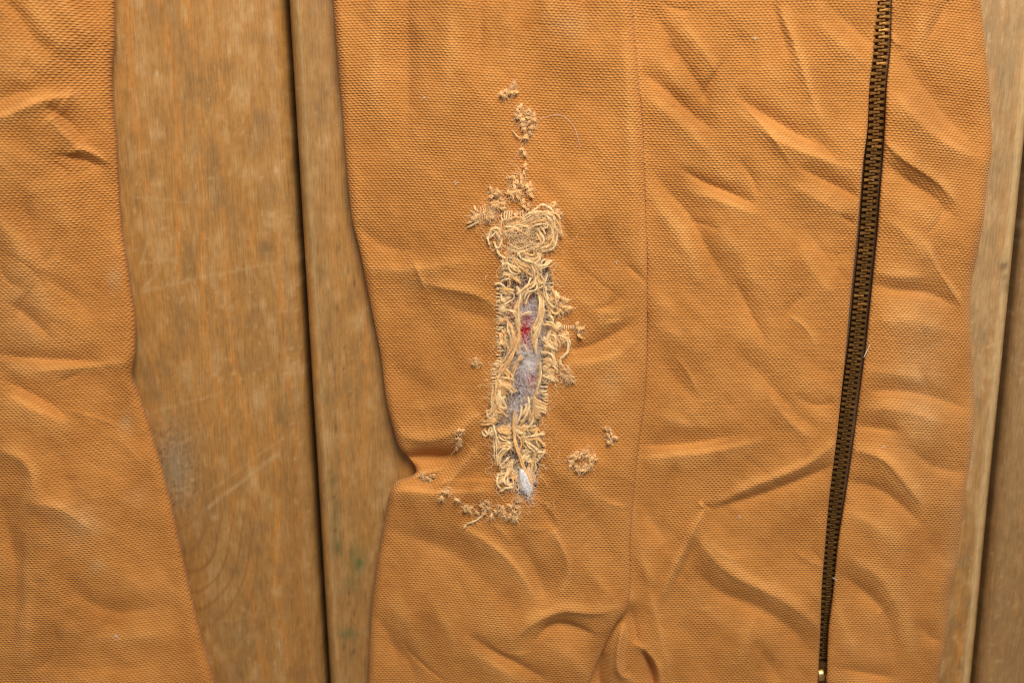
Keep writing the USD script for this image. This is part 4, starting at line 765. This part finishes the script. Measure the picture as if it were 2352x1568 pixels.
yarn(z4((1450, 60), (1590, 150), (1610, 270), (1540, 380), (1480, 450), (1490, 560)), .4, .8, .9, bundle=2, spread=2.0); yarn(z4((1480, 40), (1560, 40), (1600, 110)), .4, .7, .6); yarn(z4((1300, 0), (1380, 60), (1400, 180)), .42, .6, .8, 'yarn_pale', 3, 4); yarn(z4((1380, 80), (1420, 170), (1400, 280)), .4, .4, .7, T, 2, 4)
yarn(z4((1155, 480), (1160, 650), (1120, 880), (1085, 1000)), .36, -.1, .5, T, 2, 2.5); yarn(z4((1180, 560), (1260, 580), (1290, 600)), .45, .5, .6)
for q in range(6): yarn(z4((1045 + q * 4, 1010 + q * 36), (1120, 1090 + q * 34), (1215 + q * 5, 1150 + q * 28), (1245, 1200 + q * 20)), .42, .6, 1.0, 'yarn_pale' if q % 2 else T)
yarn(z4((955, 1050), (985, 1150), (960, 1230)), .38, .4, .6, bundle=2, spread=2); yarn(z4((1040, 1060), (1045, 1250), (1015, 1420)), .32, .2, .5, T, 2, 2.5)
yarn(z4((890, 1170), (880, 1300), (800, 1450)), .46, .4, 1.0, 'yarn_pale', 5, 5); yarn(z4((920, 1200), (1000, 1320), (1010, 1400)), .36, -.3, .5, T, 3, 5)
# toe of the tear
yarn(z5((1180, 0), (1175, 180), (1190, 350), (1222, 480), (1290, 650), (1350, 770), (1372, 890), (1345, 950)), .46, .9, 1.2, 'yarn_pale', 2, 2.0, jit=.6)
yarn(z5((1190, 220), (1245, 350), (1230, 450)), .34, .8, .6, T)
yarn(z5((855, 0), (880, 80), (945, 110)), .42, .5, .7, bundle=2, spread=3); yarn(z5((830, 210), (880, 240), (930, 160)), .4, .4, .6, bundle=3, spread=5); yarn(z5((900, 150), (940, 260), (965, 390)), .4, .4, .7, bundle=3, spread=5); yarn(z5((925, 300), (940, 480), (960, 560)), .34, .3, .5, T, 2, 3)
yarn(z5((1060, 410), (990, 520), (1010, 600), (1140, 505)), .44, .6, .9, 'yarn_pale', 3, 4); yarn(z5((1150, 560), (1110, 680), (1060, 760), (990, 790)), .44, .6, .9, 'yarn_pale', 3, 4); yarn(z5((1080, 690), (1070, 790), (1140, 820)), .46, .8, .7, 'yarn_pale', 2, 3); yarn(z5((1010, 895), (1060, 870), (1140, 850)), .48, .5, .5, bundle=2, spread=2); yarn(z5((950, 750), (1020, 720), (1080, 700)), .4, .4, .6, T, 2, 3); yarn(z5((1000, 640), (1000, 720), (1040, 820)), .42, .3, .8, T, 3, 5); yarn(z5((1000, 280), (1080, 320), (1130, 290)), .38, .1, .6, T, 3, 5)
yarn(z5((1495, 245), (1390, 270), (1270, 300)), .46, .7, .7, 'yarn_pale', 2, 2.5); yarn(z5((1500, 375), (1430, 310), (1310, 320)), .44, .6, .8, 'yarn_pale', 3, 3.5); yarn(z5((1300, 340), (1370, 410), (1450, 470), (1400, 540)), .46, .4, 1.0, T, 5, 6); yarn(z5((1380, 530), (1370, 640), (1330, 730)), .4, .4, .7, bundle=3, spread=3.5); yarn(z5((1450, 560), (1410, 540), (1400, 650)), .38, .4, .6, bundle=2, spread=3); yarn(z5((1245, 160), (1330, 175), (1415, 155)), .34, .6, .5); yarn(z5((1390, 0), (1370, 110), (1265, 245)), .32, .4, .5, T, 2, 2.5); yarn(z5((1460, 430), (1440, 500), (1470, 540)), .36, .4, .6); yarn(z5((1330, 560), (1300, 660), (1340, 760)), .36, .0, .6, T, 3, 5); yarn(z5((1410, 690), (1400, 760), (1360, 800)), .3, .3, .5, T, 2, 3); yarn(z5((1180, 760), (1190, 860), (1140, 890)), .36, .2, .5, T, 2, 3)
# stray end and small worn spots below and beside the tear
yarn(z5((850, 1100), (800, 1180), (700, 1240), (630, 1280), (590, 1320)), .34, .5, .5, jit=.3)
for x, y, a, b, n, m in [(530, 220, 5, 7, 6, 'yarn_pale'), (545, 300, 6, 8, 7, T), (545, 360, 7, 5, 6, 'yarn_pale'), (390, 905, 6, 9, 7, T), (330, 950, 6, 10, 6, 'yarn_pale'), (520, 1000, 3, 5, 3, 'yarn_pale'), (635, 1075, 6, 6, 5, T), (680, 1100, 4, 5, 3, T), (810, 1120, 9, 10, 8, T), (835, 1050, 5, 6, 4, T), (1010, 1110, 8, 9, 7, T), (940, 1175, 6, 4, 4, 'yarn_pale'), (1050, 1150, 5, 6, 4, T), (1150, 1180, 6, 5, 5, T), (1200, 1110, 6, 12, 7, T), (1145, 1080, 3, 3, 2, 'yarn_pale'), (1195, 1190, 6, 5, 4, 'yarn_pale'), (1220, 1000, 9, 7, 5, T), (2250, 230, 9, 7, 6, T), (2300, 270, 6, 6, 4, 'yarn_pale'), (2260, 310, 6, 5, 4, T), (210, 740, 12, 5, 7, T), (130, 715, 7, 3, 4, T), (1470, 10, 9, 4, 5, 'yarn_pale')]:
    (p,) = z5((x, y)); tuft(*p, a, b, n, m, r=.33, ln=10)
for k in range(9):
    a = k / 9 * 2 * math.pi; (p,) = z5((1945 + 105 * math.cos(a), 545 + 85 * math.sin(a))); tuft(*p, 6, 6, 5, T if k % 2 else 'yarn_pale', r=.33, ln=10)
tuft(1098, 830, 9, 6, 7, T, r=.28, ln=9)
for p in z3((1530, 830), (1560, 930), (1500, 900)): tuft(*p, 6, 7, 6)
for p in z4((1600, 700), (1620, 780), (1560, 640)): tuft(*p, 9, 7, 7, T, r=.25)
for p in z3((1775, 1230), (1770, 1280), (1590, 1410)): tuft(*p, 4, 6, 4)
for p in z4((1490, 90), (1560, 140)): tuft(*p, 5, 5, 4)
# cut weft ends standing out along both edges of the tear: too many and too small to pick apart
stubs = []
for x, y0, y1, sg in ((1146, 660, 835, 1), (1142, 840, 900, 1), (1266, 650, 720, -1), (1264, 860, 930, -1)):
    y = y0
    while y < y1:
        xx = x + rng.normal(0, 1.2) - (8 if y > 840 and sg > 0 else 0) + (-12 if sg < 0 and y > 850 else 0)
        l_ = rng.uniform(.3, 1.0)
        P = path3([(xx - sg * 6, y), (xx + sg * 4 * l_, y + rng.normal(0, 1.0)), (xx + sg * 13 * l_, y + rng.normal(0, 3.0))], .0, .35, n=7, jit=.2)
        stubs.append(tube(P, .00024 * np.array([.7, 1, 1, 1, .95, .8, .4]), 5)); y += rng.uniform(4.5, 9.5)
for i in range(9):
    (a,), (b,) = z3((1480 + i * 29, 1185)), z3((1482 + i * 29, 1245)); P = path3([a, b], .15, .2, n=5, jit=.1); stubs.append(tube(P, np.full(5, .0002), 5))
for i in range(7):
    (a,), (b,) = z4((1300 + i * 22, 590)), z4((1305 + i * 20, 660)); P = path3([a, b], .25, .2, n=5, jit=.1); stubs.append(tube(P, np.full(5, .0002), 5))
obj('thread_ends', merge(stubs), 'yarn_pale', front, kind='stuff')
LE = curve([(1150, 560), (1150, 620), (1146, 700), (1148, 760), (1152, 800), (1142, 860), (1128, 940), (1132, 990), (1146, 1030), (1158, 1090), (1180, 1120)])
RE = curve([(1240, 560), (1264, 600), (1266, 660), (1272, 740), (1270, 800), (1258, 860), (1248, 920), (1236, 980), (1242, 1020), (1234, 1080), (1216, 1120)])
def filler(n, y0, y1, inner, side=None, lo=20, hi=40):
    """Loose hanks of parallel yarn ends that curl in from the edges of the tear."""
    out = []
    for _ in range(n):
        y = rng.uniform(y0, y1); sg = side or rng.choice([-1, 1])
        d = rng.uniform(min(-3, inner), max(3, inner))
        x = float(LE(y)) + d if sg > 0 else float(RE(y)) - d
        a0 = (rng.normal(.9, .6) if sg > 0 else math.pi - rng.normal(.9, .6)); k = rng.normal(0, .42); ln = rng.uniform(lo, hi); lift = rng.uniform(-.5, .4); arch = rng.uniform(.3, 1.2)
        for q in range(rng.integers(3, 7)):
            a, px, py = a0 + rng.normal(0, .12), x - math.sin(a0) * (q - 2) * 3.0, y + math.cos(a0) * (q - 2) * 3.0
            pts = [(px, py)]; l2 = ln * rng.uniform(.75, 1.1)
            for i in range(4): a += k; px += math.cos(a) * l2 / 4; py += math.sin(a) * l2 / 4; pts.append((px, py))
            P = path3(pts, lift + rng.uniform(-.2, .2), arch, n=12, jit=.25); e = np.linspace(0, 1, 12)
            out.append(hank(P, rng.uniform(.34, .46) / 1000 * np.clip(np.minimum(e, 1 - e) * 6 + .5, 0, 1))); fluff(P, 12)
    return out
obj('yarn_mass', merge(filler(5, 585, 640, 50) + filler(7, 650, 830, 8, 1, 12, 24) + filler(8, 640, 940, 4, -1, 12, 22) + filler(7, 830, 960, 18, 1) + filler(11, 970, 1110, 40)), 'yarn_tan', front, kind='stuff')
obj('yarn_mass', merge(filler(4, 585, 640, 50) + filler(5, 650, 830, 8, 1, 12, 24) + filler(11, 650, 900, -14, -1, 14, 28) + filler(6, 830, 960, 18, 1) + filler(11, 970, 1110, 40)), 'yarn_pale', front, kind='stuff')
# wad of padding hanging from the toe
ico = trimesh.creation.icosphere(4, 1.0); v = ico.vertices * (1 + .25 * (fbm(ico.vertices * 3.1 + 5, 3, 2)[:, None] - .5))
pc = np.array(z5((1290, 800)))[0]; ax = np.array([0.30, 1.0]); ax /= np.linalg.norm(ax); pr = np.array([ax[1], -ax[0]])
Q = pc + v[:, [1]] * 32 * ax + v[:, [0]] * 12.5 * pr * (1 + .25 * v[:, [1]])
zc = fz1(*pc) + 1.2
wad = W(Q[:, 0], Q[:, 1], (zc + v[:, 2] * 1.4) / 1000)
obj('padding_wad', (wad, ico.faces), 'batting', front, tint=np.tile([0.74, 0.70, 0.68], (len(v), 1)), label='white wad of padding at the lower end of the tear')
wh = fibres(160, *pc, 8, 18, 22, .6, 2.6) + fibres(40, pc[0] + 10, pc[1] + 28, 5, 8, 22, .3, 1.8, curl=1.6)
for g in ([(1400, 630), (1430, 680), (1410, 740), (1400, 800), (1370, 830)], [(1250, 520), (1280, 440), (1290, 540), (1330, 600)], [(1075, 180), (1100, 150), (1160, 175), (1120, 200)], [(980, 440), (1000, 420), (1040, 470)]): wh.append(path3(z5(*g), .8, .6, jit=.2))
wh.append(path3(z5((1180, 0), (1175, 90), (1200, 200), (1180, 300)), 1.4, .6)); wh += fibres(45, *np.array(z5((1180, 60)))[0], 4, 22, 24, .8, 1.8)
curves('wad_fibres', wh, 0.00007, 'fuzz_white', front, kind='stuff')
curves('yarn_fuzz', fuzz, 0.00005, 'fuzz_tan', front, kind='stuff')

# ---------------------------------------------------------------- loose hairs and lint on the cloth
def strand(name, pts, zf, mat, r, label, cat, lift=.3):
    q = spline(pts, 40); z = zf(q[:, 0][None], q[:, 1][None])[0] + lift + .3 * np.sin(np.linspace(0, np.pi, 40))
    P = W(q[:, 0], q[:, 1], z / 1000)
    obj(name, tube(P, np.full(40, r / 1000), 5), mat, label=label, cat=cat)
strand('loose_hair', z1((1290, 750), (1400, 720), (1550, 690), (1700, 760), (1790, 880), (1830, 1000), (1870, 1150)), front_z, 'lint', .042, 'fine pale hair arching over the cloth right of the upper worn spots', 'hair')
strand('loose_hair', z1((1275, 820), (1180, 930), (1090, 1040), (1010, 1180), (940, 1320)), front_z, 'lint', .04, 'fine straight hair crossing the small worn knot above the tear', 'hair')
strand('loose_hair', [(1984, 820), (1990, 808), (1998, 792)], strip_z, 'lint', .12, 'short pale hair beside the zipper at mid height', 'hair', .6)
for (x, y, zf, r, lab) in [(1046, 420, front_z, 5, 'tiny white lint speck left of the upper tear'), (974, 225, front_z, 3.5, 'tiny pale lint speck on the upper left of the torn leg'), (1415, 603, front_z, 5, 'small white lint fleck right of the tear near the crease'), (1734, 88, side_z, 4, 'white lint speck near the top of the creased side'), (268, 1462, left_z, 7, 'curled grey lint bit low on the untorn leg'), (1697, 1186, side_z, 4, 'pale lint speck below the star shaped crease'), (2030, 1024, strip_z, 4, 'pale lint speck right of the zipper, on the narrow strip'), (1918, 1330, strip_z, 6, 'grey lint curl caught at the lower right of the zipper')]:
    parts = []
    for _ in range(5):
        a = rng.uniform(0, 6.28); k = rng.normal(0, .8); px, py = x + rng.normal(0, r * .22), y + rng.normal(0, r * .22); pts = [(px, py)]
        for i in range(4): a += k; px += math.cos(a) * r / 3.6; py += math.sin(a) * r / 3.6; pts.append((px, py))
        q = spline(pts, 10); z = zf(q[:, 0][None], q[:, 1][None])[0] + rng.uniform(.2, .7)
        parts.append(tube(W(q[:, 0], q[:, 1], z / 1000), np.full(10, .00005), 5))
    obj('lint_speck', merge(parts), 'lint', label=lab, cat='lint')
print('yarns', nyarn)
